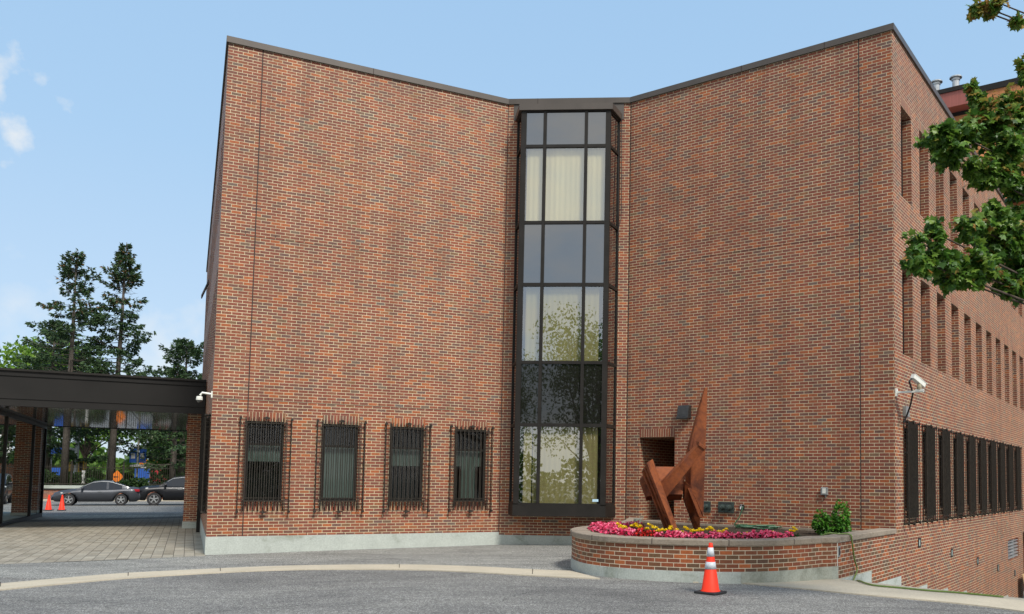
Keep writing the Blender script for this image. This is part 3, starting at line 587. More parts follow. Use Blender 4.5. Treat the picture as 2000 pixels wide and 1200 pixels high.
for z0,z1,mt in rows:
    for a,b in cols:
        w=MB(); w.wface(M,dm,a,b,FO-.04,z0,z1); bsub(w,'pane' if mt is M_glass else 'spandrel_panel',mt)
    for (p,q) in ((bayp[1],bayp[0]),(bayp[2],bayp[3])):
        dd=V((q[0]-p[0],q[1]-p[1],0)); ln=dd.length; dd.normalize()
        A0=p if p==bayp[2] else q; d0=(dd.x,dd.y) if p==bayp[2] else (-dd.x,-dd.y)
        w=MB(); w.wface(A0,d0,.05,ln-.05,-.03,z0+.01,z1-.01); bsub(w,'side_pane',M_sideglass)
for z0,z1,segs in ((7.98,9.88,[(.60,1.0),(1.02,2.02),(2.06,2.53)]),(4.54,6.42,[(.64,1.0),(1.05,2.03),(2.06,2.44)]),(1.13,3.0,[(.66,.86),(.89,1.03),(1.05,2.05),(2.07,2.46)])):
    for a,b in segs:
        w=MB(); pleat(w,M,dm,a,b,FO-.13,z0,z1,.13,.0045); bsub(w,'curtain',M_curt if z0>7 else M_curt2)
w=MB()
for z0,z1 in ((7.97,9.88),(4.53,6.42),(3.0,1.10)): 
    a,b=min(z0,z1),max(z0,z1); w.wbox(M,dm,sA-.1,sB+.1,FO-.45,FO-.43,a,b)
    for zz in (a,b): w.wbox(M,dm,sA+.02,sB-.02,FO-.44,FO-.08,zz-.01,zz+.01)
bsub(w,'dark_interior',M_black)
# bottom box, roof cap, side flashings
w=MB()
def quadbox(w,P,z0,z1):
    n=len(P); vs=[(p[0],p[1],z0) for p in P]+[(p[0],p[1],z1) for p in P]
    w.mesh(vs,[tuple(range(n))[::-1],tuple(range(n,2*n))]+[(i,(i+1)%n,(i+1)%n+n,i+n) for i in range(n)])
def bays(e,o0=0): return [(M[0]+dm[0]*s+dm[1]*o,M[1]+dm[1]*s-dm[0]*o) for s,o in ((wA-e,o0),(sA-e,FO+e),(sB+e,FO+e),(wB+e,o0))]
quadbox(w,bays(.012),BZ0,1.10); bsub(w,'base_panel',M_dark)
w=MB(); quadbox(w,bays(.05),BZ1,10.93); bsub(w,'cap',M_coping)
w=MB(); w.wbox(M,dm,wA-.09,wB+.09,.0,.012,10.80,ZT-.022); bsub(w,'flashing',M_coping)
w=MB(); w.tube([wp(M,dm,wB+.03,.05,10.9),wp(M,dm,wB+.045,.05,9.6),wp(M,dm,wB+.06,.06,8.6),wp(M,dm,wB+.05,.07,8.2),wp(M,dm,wB+.0,.05,8.0),wp(M,dm,wB-.02,.1,7.8)],.009,5)
w.tube([wp(M,dm,wB-.01,.3,10.4),wp(M,dm,wB-.0,.34,9.0),wp(M,dm,wB-.0,.32,8.2),wp(M,dm,wB+.0,.2,7.9),wp(M,dm,wB+.05,.08,8.2)],.008,5); bsub(w,'loose_cable',M_rubber)
w=MB(); w.wbox(M,dm,2.36,2.50,FO-.034,FO-.031,1.19,1.25); bsub(w,'window_sticker',simple('pale_blue_sticker',(.45,.65,.80),.5))
# louvre low on the right flank, garage mouth
w=MB(); w.wbox(Rc,pr,12.6,14.7,-.12,-.10,-.71,-.08,0)
for k in range(6):
    zz=-.68+k*.105; A3=wp(Rc,pr,12.62,-.09,zz+.06);B3=wp(Rc,pr,14.68,-.09,zz+.06); n3=V((pr[1],-pr[0],0))*.085+V((0,0,-.06)); w.mesh([A3,B3,B3+n3,A3+n3],[(0,1,2,3)],1)
w.wbox(Rc,pr,13.62,13.68,-.08,.0,-.71,-.08,1); part(w,'louvre',[M_black,M_galv])
w=MB(); w.wbox(Rc,pr,15.6,19.5,-.82,-.8,-3.2,.05); part(w,'garage_opening',M_black)
tag(bld,'red brick office building with two angled front walls around a tall dark bay window','office building')
# ---------------------------------------------------------------- wall mounted things
def thing(mb,name,mat,label,cat,group=None,**k):
    o=mb.build(name,mat,**k); return tag(o,label,cat,group)
def sub(mb,name,mat,par,**k):
    o=mb.build(name,mat,**k); o.parent=par; return o
# vent hood
w=MB(); nN=V((dr[1],-dr[0],0)); D3=V((dr[0],dr[1],0))
prof=[(0,3.18),(.14,3.18),(.19,3.15),(.20,3.19),(.15,3.26),(.13,3.42),(.10,3.485),(0,3.49)]
w.prism([wp(N,dr,1.53,o,z) for o,z in prof],D3*.30)
thing(w,'vent_hood',M_vent,'black metal vent hood on the brick wall above the niche','vent',bevel=.006)
def fdc(s0,s1,label,parts=2):
    t=empty('fire_inlet',wp(N,dr,(s0+s1)/2,0,1.13)); off=-t.location
    w=MB(); w.wbox(N,dr,s0,s1,0,.03,1.01,1.255); o=sub(w,'back_plate',M_bronze,t); o.location=off
    for k in range(2):
        s=s0+(s1-s0)*(.27+.46*k); w=MB(); w.lathe(wp(N,dr,s,.03,1.13),[(.0,0),(.065,0),(.065,.03),(.05,.035),(.05,.09),(.058,.09),(.058,.12),(.03,.125),(.028,.145),(0,.145)],14,ax=nN); o=sub(w,'hose_cap',M_bronze,t,smooth=False); o.location=off
    w=MB(); w.wbox(N,dr,s0+.05,s1-.05,.03,.034,1.215,1.24); o=sub(w,'name_strip',M_vent,t); o.location=off
    tag(t,label,'fire connection')
fdc(2.567,2.956,'dark bronze twin hose inlet on the wall beside the garden tap'); fdc(1.97,2.36,'dark bronze hose inlet on the wall partly hidden behind the rusty sculpture')
t=empty('garden_tap',wp(N,dr,3.158,0,1.156)); off=-t.location
w=MB(); w.wbox(N,dr,3.10,3.21,0,.02,1.08,1.20); o=sub(w,'wall_plate',M_vent,t); o.location=off
w=MB(); w.tube([wp(N,dr,3.155,.02,1.15),wp(N,dr,3.155,.08,1.15),wp(N,dr,3.155,.10,1.10)],.016,8); w.lathe(wp(N,dr,3.155,.06,1.165),[(0,0),(.012,0),(.012,.03),(.03,.03),(.03,.04),(0,.04)],8); o=sub(w,'spout',M_galv,t); o.location=off
tag(t,'small grey garden tap on the brick wall with a green hose attached','tap')
t=empty('electrical_outlet',wp(N,dr,5.08,0,1.53)); off=-t.location
w=MB(); w.wbox(N,dr,5.005,5.155,0,.06,1.455,1.62); o=sub(w,'cover_box',M_grey,t,bevel=.008); o.location=off
w=MB(); w.wbox(N,dr,5.045,5.115,.06,.068,1.49,1.60); o=sub(w,'cover_flap',M_white,t); o.location=off
w=MB(); w.tube([wp(N,dr,5.10,.02,1.455),wp(N,dr,5.10,.02,1.40)],.012,6); o=sub(w,'conduit',M_grey,t); o.location=off
tag(t,'grey weatherproof outlet box on the brick wall above the green bush','outlet')
# step lights along the ramp
for i,(s,z,tx) in enumerate([(1.75,.44,'small recessed wall light nearest the corner, below the first grille'),(4.78,.03,'small recessed wall light second from the corner'),(7.84,-.39,'small recessed wall light third from the corner'),(10.83,-.81,'small recessed wall light fourth from the corner'),(13.82,-1.21,'small recessed wall light directly below the louvre')]):
    if i==0:
        w=MB(); 
        for a,b,c,d_ in ((-.10,.10,.07,.10),(-.10,.10,-.10,-.07),(-.10,-.07,-.07,.07),(.07,.10,-.07,.07)): w.wbox((0,0),pr,a,b,0,.02,c,d_)
        st0=thing(w,'wall_light',M_vent,tx,'wall light','small wall lights stepping down the ramp'); st0.location=wp(Rc,pr,s,0,z)
        w=MB(); w.wbox((0,0),pr,-.07,.07,0,.008,-.07,.07); sub(w,'lens',simple('milky_lens',(.42,.50,.48),.3),st0)
    else:
        c=copy_tree(st0,None,wp(Rc,pr,s,0,z)); c['label']=tx
w=MB(); w.wbox(Rc,pr,-3.43,-3.33,0,.015,.475,.655); t=thing(w,'junction_box',M_galv,'narrow metal plate on the right end of the brick planter','junction box'); 
w=MB(); w.wbox(Rc,pr,-3.40,-3.36,.015,.022,.50,.63); sub(w,'slot_cover',M_vent,t)
# security cameras
nS=V((pr[1],-pr[0],0)); PR=V((pr[0],pr[1],0))
t=empty('security_camera',wp(Rc,pr,.06,0,3.58)); off=-t.location
w=MB(); w.wbox(Rc,pr,.01,.11,0,.03,3.50,3.66); w.wbox(Rc,pr,.035,.085,.03,.56,3.56,3.60); w.wbox(Rc,pr,.03,.09,.40,.56,3.58,3.625); o=sub(w,'bracket',M_white,t); o.location=off
w=MB(); c=wp(Rc,pr,.06,.45,3.79); ax=(PR*.80+nS*.35+V((0,0,-.42))).normalized(); sd_=ax.cross(V((0,0,1))).normalized(); upv=sd_.cross(ax)
w.box(c,ax*.19,sd_*.05,upv*.046); w.box(c+upv*.053+ax*.02,ax*.21,sd_*.058,upv*.008); o=sub(w,'housing',M_white,t,bevel=.01); o.location=off
w=MB(); w.box(c+ax*.191,ax*.004,sd_*.045,upv*.04); o=sub(w,'lens_window',M_tint,t); o.location=off
w=MB(); w.lathe(wp(Rc,pr,.06,.47,3.62),[(0,0),(.045,0),(.05,.05),(.035,.10),(0,.13)],10); o=sub(w,'swivel_joint',simple('tan_plastic',(.30,.26,.17),.5),t); o.location=off
w=MB(); w.tube([c-ax*.19-upv*.05,c-ax*.24-upv*.14,wp(Rc,pr,.12,.33,3.55),wp(Rc,pr,.3,.22,3.30),wp(Rc,pr,.42,.12,3.12),wp(Rc,pr,.40,.06,2.98)],.018,7); o=sub(w,'cable',M_rubber,t); o.location=off
tag(t,'white bullet security camera on a bracket arm at the right corner of the building','security camera')
w=MB(); w.wbox(Rc,pr,.55,.80,0,.08,3.12,3.34); thing(w,'cable_box',M_grey,'grey junction box on the right flank just below the bracket camera','junction box',bevel=.006)
t=empty('security_camera',wp(ASL,dSL,SLL-.03,0,3.42)); off=-t.location
w=MB(); w.wbox(ASL,dSL,SLL-.10,SLL-.01,0,.03,3.36,3.50); w.tube([wp(ASL,dSL,SLL-.06,.03,3.44),wp(ASL,dSL,SLL-.06,.20,3.46),wp(ASL,dSL,SLL-.06,.24,3.40)],.022,8); o=sub(w,'bracket',M_white,t); o.location=off
w=MB(); w.lathe(wp(ASL,dSL,SLL-.06,.25,3.30),[(0,.08),(.055,.08),(.065,.04),(.065,.0),(0,.0)],14); o=sub(w,'housing',M_white,t); o.location=off
w=MB(); w.lathe(wp(ASL,dSL,SLL-.06,.25,3.30),[(.055,0),(.05,-.025),(.03,-.05),(0,-.055)],14); o=sub(w,'dome',M_tint,t,smooth=True); o.location=off
tag(t,'white dome security camera at the left corner of the building by the canopy','security camera')
# ---------------------------------------------------------------- drive-through canopy
def cw(mb,a0,a1,b0,b1,z0,z1,mi=0):   # box in the canopy frame: a along dl (negative to the left), b along pl
    c=frm((a0+a1)/2,(b0+b1)/2,L,dl,pl); mb.box((c[0],c[1],(z0+z1)/2),(dl[0]*(a1-a0)/2,dl[1]*(a1-a0)/2,0),(pl[0]*(b1-b0)/2,pl[1]*(b1-b0)/2,0),(0,0,(z1-z0)/2),mi)
can=empty('drive_canopy',(*frm(-8,17,L,dl,pl),0))
def cpart(mb,name,mat,par=None,**k):
    o=mb.build(name,mat,**k); o.parent=par or can
    if par is None: o.location=-can.location
    return o
CF,CB=8.6,20.9; CZ=3.55
w=MB(); cw(w,-24,-.02,CF,CF+.12,CZ+.20,CZ+.98); cw(w,-24,-.02,CF+.02,CF+.14,CZ,CZ+.195); cw(w,-24,-.02,CF-.03,CF+.2,CZ+.84,CZ+.86); cpart(w,'fascia',M_fascia)
w=MB(); cw(w,-24,-.02,CB-.12,CB,CZ+.0,CZ+.95); cpart(w,'fascia',M_fascia)
w=MB(); cw(w,-24,-.02,CF-.05,CB,CZ+.98,CZ+1.04); cpart(w,'roof_edge',M_dark)
w=MB(); cw(w,-24,-.02,CF+.14,CB-.12,CZ+.02,CZ+.03); cpart(w,'soffit',M_soffit)
w=MB()
for k in range(30): 
    b=CF+.5+k*(CB-CF-1)/29; cw(w,-23.9,-.05,b,b+.03,CZ+.018,CZ+.0205)
for k in range(24): cw(w,-12+k*.5,-11.985+k*.5,CF+.2,CB-.2,CZ+.0185,CZ+.021)
cpart(w,'soffit_joint',M_fascia)
def col(a0,a1,b0,b1,base=True):
    w=MB(); cw(w,a0,a1,b0,b1,.22,CZ+.02); c=cpart(w,'column',M_brick); 
    w=MB(); cw(w,a0-.02,a1+.02,b0-.02,b1+.02,-.3,.22); o=cpart(w,'column_base',M_plinth,c); o.parent=c
    return c
def toab(x,y): q=(x-L[0],y-L[1]); return q[0]*dl[0]+q[1]*dl[1], q[0]*pl[0]+q[1]*pl[1]
aG=-5.55
col(-.48,-.02,10.2,10.9)
for b in (9.2,17.8,20.05): col(aG-.55 if b>10 else aG-.9,aG-.06,b,b+.75)
w=MB(); cw(w,-9.5,aG-.06,CF,CB+.3,-.1,.13); tag(w.build('walkway',M_plinth),kind='structure')
w=MB(); cw(w,aG-.05,aG+.05,CF+.3,CB-.2,-.2,.10); cw(w,aG-.04,aG+.04,CF+.3,CB-.2,CZ-.10,CZ+.015)
k=CF+.3
for b in (CF+.3,12.4,17.75,CB-.26): cw(w,aG-.045,aG+.045,b,b+.09,.10,CZ-.10)
scr=cpart(w,'glass_screen',M_dark)
w=MB(); cw(w,aG-.008,aG+.008,CF+.4,CB-.3,.10,CZ-.10); o=w.build('pane',M_clear); o.parent=scr
w=MB(); cw(w,-.12,-.02,8.0,8.12,.0,CZ); cpart(w,'drain_pipe',M_dark)
tag(can,'long dark flat roofed drive-through canopy attached to the left side of the building','canopy')
# ---------------------------------------------------------------- brick planter
OUTP=[(.18,20.86),(.08,19.4),(-.08,18.2)]+[(-.38,17.25)]+OUT
def crom(P,sub_):
    out=[]
    for i in range(len(P)-1):
        p0=P[max(i-1,0)];p1=P[i];p2=P[i+1];p3=P[min(i+2,len(P)-1)]
        for k in range(sub_):
            t_=k/sub_; out.append(tuple(.5*((2*p1[j])+(-p0[j]+p2[j])*t_+(2*p0[j]-5*p1[j]+4*p2[j]-p3[j])*t_*t_+(-p0[j]+3*p1[j]-3*p2[j]+p3[j])*t_**3) for j in (0,1)))
    out.append(P[-1]); return out
PL=resamp(crom(OUTP,6),60)
# relax the outline so that it bends evenly
for _ in range(12):
    PL=[PL[0]]+[((PL[i-1][0]+PL[i+1][0])/4+PL[i][0]/2,(PL[i-1][1]+PL[i+1][1])/4+PL[i][1]/2) for i in range(1,len(PL)-1)]+[PL[-1]]
cor=frm(.0,-3.36); PL[-1]=frm(0,-3.42); PL[-2]=((PL[-1][0]+PL[-3][0])/2+.02,(PL[-1][1]+PL[-3][1])/2-.02)
pln=empty('brick_planter',(1.5,15.5,.3)); 
def ppart(mb,name,mat,**k):
    o=mb.build(name,mat,**k); o.parent=pln; o.location=-pln.location; return o
w=MB(); sweep(w,PL,[(0,.322),(0,.727)]); 
for a,b,c in ((-3.42,-1.6,.10),(-1.6,0,-.16)): w.face([wp(Rc,pr,a,0,c),wp(Rc,pr,b,0,c),wp(Rc,pr,b,0,.727),wp(Rc,pr,a,0,.727)])
ppart(w,'planter_wall',M_brickpl)
nl=min(i for i in range(20,60) if PL[i][0]>1.72)
w=MB(); sweep(w,PL[:nl+1],[(.012,-.2),(.012,.322),(0,.324)]); ppart(w,'footing',M_plinth)
w=MB(); sweep(w,PL[nl:],[(.014,-.2),(.014,.322),(0,.324)]); ppart(w,'stained_footing',M_plinth_stained)
w=MB(); w.wbox(Rc,pr,-3.42,-1.6,-.1,.004,-.8,.097); w.wbox(Rc,pr,-1.6,0,-.1,.004,-1.2,-.163); ppart(w,'footing',M_plinth)
w=MB(); w.wbox(Rc,pr,-3.44,-3.425,-.01,.004,.1,.725); w.wbox(Rc,pr,-3.42,-2.7,-.01,.003,.712,.725); ppart(w,'white_sealant',M_white)
w=MB(); w.wbox(Rc,pr,-3.452,-3.44,-.02,.002,-.1,.10); ppart(w,'control_joint',M_seal)
w=MB(); CP=PL+[frm(0,-3.0),frm(0,-2.0),frm(0,-1.0),frm(0,-.05)]; sweep(w,CP,[(0,.727),(.028,.727),(.03,.80),(.018,.812),(-.31,.812),(-.32,.802),(-.32,.66)]); ppart(w,'cap_stone',M_cap)
for i in (9,16,23,29,35,41,47,53):
    w=MB(); p=V((*CP[i],0)); d_=(V((*CP[i+1],0))-V((*CP[i-1],0))).normalized(); n_=V((d_.y,-d_.x,0)); w.box(p-n_*.14+V((0,0,.77)),d_*.005,n_*.172,V((0,0,.0435))); ppart(w,'cap_joint',M_seal)

inn=[]
for i in range(len(PL)):
    a=V((*PL[max(i-1,0)],0));b=V((*PL[min(i+1,len(PL)-1)],0)); d_=(b-a).normalized(); inn.append((PL[i][0]-d_.y*.30,PL[i][1]+d_.x*.30))
soilp=[(x,y,.70) for x,y in inn[2:]]+[(*frm(-.28,-2.9),.70),(*frm(-.28,-.1),.70)]+[(N[0]+dr[0]*s+dr[1]*.02,N[1]+dr[1]*s-dr[0]*.02,.70) for s in (RLEN-.3,3,1,.4)]
w=MB(); w.face(soilp); so_=ppart(w,'soil',M_soil)
w=MB(); w.wbox(N,dr,.02,.40,.0,.13,.55,.745); w.wbox(N,dr,1.39,RLEN-.25,.0,.12,.55,.745); ppart(w,'back_ledge',M_cap)
w=MB()
for i in range(500):
    s=random.uniform(.6,5.9); o_=random.uniform(.15,2.9); p=wp(N,dr,s,o_,.70); r=random.uniform(.008,.022)
    if not(-.6<p.x<4.2): continue
    q=V((random.uniform(-1,1),random.uniform(-1,1),random.uniform(.2,1))).normalized(); w.box(p,V((r,0,0)),V((0,r*.8,0)),V((0,0,r*.5)))
tag(ppart(w,'mulch',M_bark),kind='stuff')
tag(pln,'low curved red brick planter with a stone cap in front of the building','planter')
# ---------------------------------------------------------------- sculpture
scu=empty('steel_sculpture',(1.1,16,.7))
def spart(mb,name,**k):
    o=mb.build(name,M_corten,bevel=.006,**k); o.parent=scu; o.location=-scu.location; return o
w=MB(); _a=[V(p) for p in BLADE[0]]; _e=V(BLADE[1]); _zt=max(p.z for p in _a); _b=[p+_e*min(1,.12+(_zt-p.z)/1.1) for p in _a]; _n=len(_a)
w.mesh(_a+_b,[tuple(range(_n)),tuple(range(2*_n-1,_n-1,-1))]+[(i,i+_n,(i+1)%_n+_n,(i+1)%_n) for i in range(_n)]); spart(w,'blade')
b0=[V(p) for p in BLADE[0]]
w=MB(); w.prism([b0[9]+V((.0,-.004,-.1)),b0[9]+V((.005,-.004,.0)),b0[9]+V((-.01,.015,-.02)),b0[9]+V((-.045,.015,-.12)),b0[8]+V((-.055,.015,0)),b0[8]+V((-.01,-.004,0))],(.0,.10,0)); spart(w,'blade_edge')
w=MB(); w.prism(*FOOT); spart(w,'foot'); w=MB(); w.prism(*FOOTFL); spart(w,'flange')
T3,B3=[ [V(p) for p in q] for q in LEG]
def prism4(t,b,name):
    w=MB(); w.mesh([*b,*t],[(3,2,1,0),(4,5,6,7),(0,1,5,4),(1,2,6,5),(2,3,7,6),(3,0,4,7)]); return spart(w,name)
prism4([T3[0],T3[1],T3[1]+T3[2]-T3[0],T3[2]],[B3[0],B3[1],B3[1]+B3[2]-B3[0],B3[2]],'leg')
e1=(T3[2]-T3[0]); e2=(B3[2]-B3[0]); up3=(T3[0]-B3[0])
w=MB()
for f0,f1,dd in ((.30,.36,.02),(.62,.72,.035)):
    n3=e1.cross(up3).normalized(); n3=n3 if n3.x<0 else -n3
    a=[T3[0]+e1*f0-up3*.03,T3[0]+e1*f1-up3*.03,B3[0]+e2*f1,B3[0]+e2*f0]; w.prism(a,n3*dd)
spart(w,'leg_rib')
w=MB(); w.prism(*DIAG); spart(w,'diagonal_beam')
w=MB(); w.prism(*DIAGC); 
c0=(V(DIAGC[0][0])+V(DIAGC[0][1]))/2; spart(w,'beam_end')
ax3=(V(DIAG[0][1])-V(DIAG[0][0])).normalized(); sd3=(V(DIAG[0][2])-V(DIAG[0][1])).normalized()
w=MB(); e_=V(DIAG[0][1]); w.box(e_+sd3*.03+V((-.015,.085,.015)),ax3*.05,sd3*.028,V((-.015,.085,.015))); w.box(e_+sd3*.12+V((-.015,.085,.015)),ax3*.05,sd3*.028,V((-.015,.085,.015))); spart(w,'beam_flange')
q=[V(p) for p in BEAMT]; w=MB(); w.prism(q,(0,.30,-.12)); spart(w,'cross_beam')
q=[V(p) for p in BEAML]; w=MB(); w.prism(q,(.02,.25,-.08)); spart(w,'cross_beam_end')
w=MB()
for x,y in ((1.0,15.5),(1.43,16.15)): w.lathe((x-.04,y,.69),[(0,.06),(.12,.06),(.12,0),(.16,0)],12)
o=w.build('base_plate',M_vent); o.parent=scu; o.location=-scu.location
tag(scu,'rusty angular steel sculpture with a tall pointed blade standing in the planter','sculpture')
# ---------------------------------------------------------------- traffic cones
def cone(loc,rz,label,hh=.71,worn=True,name='traffic_cone'):
    t=empty(name,loc,rz); k=hh/.71
    w=MB(); w.box((0,0,.018*k),(.172*k,0,0),(0,.172*k,0),(0,0,.018*k)); sub(w,'base',M_rubber if worn else M_rubber,t,bevel=.012)
    R=lambda z:(.128-(.128-.026)*(z-.036)/(.71-.036))*k
    w=MB(); w.lathe((0,0,0),[(.140*k,.034*k),(.140*k,.046*k),(R(.05)*1,.050*k),(R(.66),.66*k),(R(.70)*.98,.705*k),(.018*k,.71*k),(.016*k,.69*k)],28); sub(w,'body',M_orange,t,smooth=True)
    if worn:
        for z0,z1 in ((.345,.445),(.52,.645)):
            w=MB(); w.lathe((0,0,0),[(R(z0),z0*k),(R(z0)+.003,z0*k),(R(z1)+.003,z1*k),(R(z1),z1*k)],28); sub(w,'reflective_sleeve',M_sleeve,t,smooth=True)
    tag(t,label,'traffic cone'); return t
cone((1.235,11.97,H(1.235,11.97)),math.radians(52),'orange traffic cone with two white reflective bands in front of the brick planter',.70)
c1=cone((-26.5,39.5,-.04),.2,'plain orange cone at the canopy edge, nearer the brick columns',.72,False)
c2=cone((-26.02,39.7,-.04),.5,'plain orange cone at the canopy edge, the one farther from the brick columns',.72,False)
# ---------------------------------------------------------------- hoses, post, board
w=MB(); P=[V(p) for p in HOSE]+[V((HOSE[-1][0]+.02,HOSE[-1][1]-.15,.72))]
w.tube(crom3(P,6) if 'crom3' in globals() else P,.012,7)
cc=wp(N,dr,3.75,.45,.72)
pts=[P[-1]]
for k in range(150):
    a=k*.45; r=.17+.06*math.sin(k*.7)+.02*math.sin(k*1.9); pts.append(V((cc.x+r*2.1*math.cos(a)+.05*math.sin(k*.13),cc.y+r*.9*math.sin(a),.72+.02*abs(math.sin(k*.31))+k*.0003)))
w.tube(pts,.011,5); thing(w,'garden_hose',M_hose,'green garden hose coiled on the soil behind the pink flowers','hose')
w=MB(); b=frm
P=[(3.35,14.95,.72),(3.55,14.85,.84),(*frm(-.12,-2.98),.835),(*frm(.035,-2.90),.828),(*frm(.055,-2.86),.72),(*frm(.05,-2.72),.40),(*frm(.06,-2.55),.16)]
kk=[(3.88,14.05),(3.92,13.45),(4.3,13.2),(4.62,13.0),(5.0,12.9),(5.6,12.62)]
P+= [(*frm(.10,-2.9),.10)]+[(x,y,H(x,y)+.035) for x,y in kk]
P[6]=(*frm(.06,-2.6),.20); P[7]=(*frm(.16,-3.1),.06)
def crom3(P,s_):
    P=[V(p) for p in P]; out=[]
    for i in range(len(P)-1):
        p0=P[max(i-1,0)];p1=P[i];p2=P[i+1];p3=P[min(i+2,len(P)-1)]
        for k in range(s_):
            t_=k/s_; out.append(.5*((2*p1)+(p2-p0)*t_+(2*p0-5*p1+4*p2-p3)*t_*t_+(3*p1-p0-3*p2+p3)*t_**3))
    out.append(P[-1]); return out
w.tube(crom3(P,8),.014,7); thing(w,'garden_hose',M_hoseY,'yellow green hose draped over the planter end and trailing along the kerb','hose',smooth=True)
w=MB(); w.lathe((*POST[:2],.70),[(.085,0),(.088,.10),(.080,.19),(.065,.205),(0,.21)],12); thing(w,'wooden_post',M_wood,'short weathered grey post stump standing in the planter soil','post')
w=MB(); p=frm(.28,14.9); w.box((p[0],p[1],-1.92),(pr[0]*.62,pr[1]*.62,0),(dr[0]*.01,dr[1]*.01,0),(-dr[0]*.12,-dr[1]*.12,.62)); thing(w,'plywood_board',M_ply,'pale plywood board leaning against the wall at the bottom of the ramp','board')
w=MB(); p=frm(.2,17); w.box((p[0],p[1],-2.3),(pr[0]*.5,pr[1]*.5,0),(dr[0]*.2,dr[1]*.2,0),(0,0,.45)); 
# ---------------------------------------------------------------- planting
def tri_leaf(mb,c,d,n,l,wd,mi=0,fold=.25):
    d=d.normalized(); s_=d.cross(n).normalized(); n=s_.cross(d)
    mb.mesh([c,c+d*l*.5+s_*wd*.5+n*fold*wd,c+d*l,c+d*l*.5-s_*wd*.5+n*fold*wd],[(0,1,2),(0,2,3)],mi)
def rv(): return V((random.gauss(0,1),random.gauss(0,1),random.gauss(0,1))).normalized()
def begonia(red=False,seed=0):
    random.seed(50+seed); w=MB(); w2=MB()
    for i in range(46):
        a=random.uniform(0,2*PI); r=random.uniform(.0,.13); z=random.uniform(.02,.15)*(1-(r/.2)**2); c=V((r*math.cos(a),r*math.sin(a),z)); tri_leaf(w,c,V((math.cos(a),math.sin(a),.3))+rv()*.5,V((0,0,1)),.06,.05)
    for i in range(68):
        a=random.uniform(0,2*PI); r=.145*math.sqrt(random.random()); z=.175*(1-(r/.19)**2)+random.uniform(-.03,.03); c=V((r*math.cos(a),r*math.sin(a),z)); q=rv()*.7+V((0,-.2,.6))
        q.normalize(); e=q.cross(rv()).normalized(); f=q.cross(e)
        for k in range(2): 
            ee=e*math.cos(k*1.5)+f*math.sin(k*1.5); tri_leaf(w2,c-ee*.02,ee,q,.046,.040,0,.15)
    return w,w2
protos=[]
for k in range(4):
    a,b_=begonia(seed=k); o=a.build('begonia',M_begl,uv=False); p_=b_.build('flower_heads',M_redp if k==3 else M_pink,uv=False); p_.parent=o; protos.append(o)
def inset(t_,off):
    x=t_*(len(PL)-1); i=min(int(x),len(PL)-2); f=x-i; a=V((*PL[i],0));b=V((*PL[i+1],0)); p=a+(b-a)*f; d_=(b-a).normalized(); return p+V((-d_.y,d_.x,0))*off
random.seed(3); used=set(); cnt=0
def place(proto,first,loc,rz,s_,label,group,cat):
    global cnt
    if id(proto) not in used: used.add(id(proto)); o=proto; o.location=loc; o.rotation_euler=(0,0,rz); o.scale=(s_,)*3
    else: o=copy_tree(proto,None,loc,rz,s_)
    tag(o,label,cat,group); return o
T0,T1=.33,.93
n=36
for row,(off,cnt_) in enumerate(((.43,36),(.60,27),(.78,8))):
    for i in range(cnt_):
        t_=T0+(T1-T0-(.03 if row else 0))*(i+random.uniform(-.25,.25))/(cnt_-1)
        if row==2: t_=T0-.02+.15*i/(cnt_-1)
        p=inset(t_,off+random.uniform(-.04,.04)); 
        red=1.0<0 or (.25<p.x<.62 and row==1) or (.2<p.x<.5 and row==0 and random.random()<.5)
        pr_=protos[3] if red else random.choice(protos[:3])
        place(pr_,None,(p.x,p.y,.70),random.uniform(0,6.28),random.uniform(.95,1.2),'bright red begonia among the pink flowers in the curved brick planter' if red else 'pink begonia in the flowering band along the planter rim','red begonias' if red else 'pink begonias along the planter rim','flowering plant')
def marigold(seed):
    random.seed(90+seed); w=MB(); w2=MB()
    for i in range(90):
        d_=rv(); d_.z=abs(d_.z); c=d_*random.uniform(.02,.11); tri_leaf(w,c,d_+rv()*.6,rv(),.055,.02)
    for i in range(4):
        a=i*1.57+random.uniform(-.5,.5); r=random.uniform(.03,.10); c=V((r*math.cos(a),r*math.sin(a),random.uniform(.13,.20)))
        for k in range(34):
            d_=rv(); d_.z=abs(d_.z)*.7; tri_leaf(w2,c+V((0,0,-.005)),d_,V((0,0,1)),.050,.034,0,.1)
    return w,w2
mg=[]
for k in range(2):
    a,b_=marigold(k); o=a.build('marigold',M_grn,uv=False); p_=b_.build('flower_heads',M_yel,uv=False); p_.parent=o; mg.append(o)
random.seed(11)
for i,(x,y,s_) in enumerate([(-.05,15.35,1.1),(.06,15.1,1),(.22,15.5,1.1),(.36,15.1,1.1),(.52,15.3,1.1),(.62,14.55,.95),(.78,14.6,1.1),(.95,14.5,1.0),(1.12,14.55,1.1),(1.27,14.75,1.0),(1.42,14.45,1.15),(1.56,14.35,1.15),(1.72,14.6,1.0),(2.05,14.45,.8),(2.62,14.75,.8),(3.05,15.25,1.05),]):
    place(mg[i%2],None,(x,y,.70),random.uniform(0,6),s_*1.0,'yellow marigold clump growing behind the row of pink begonias','yellow marigolds behind the begonias','flowering plant')
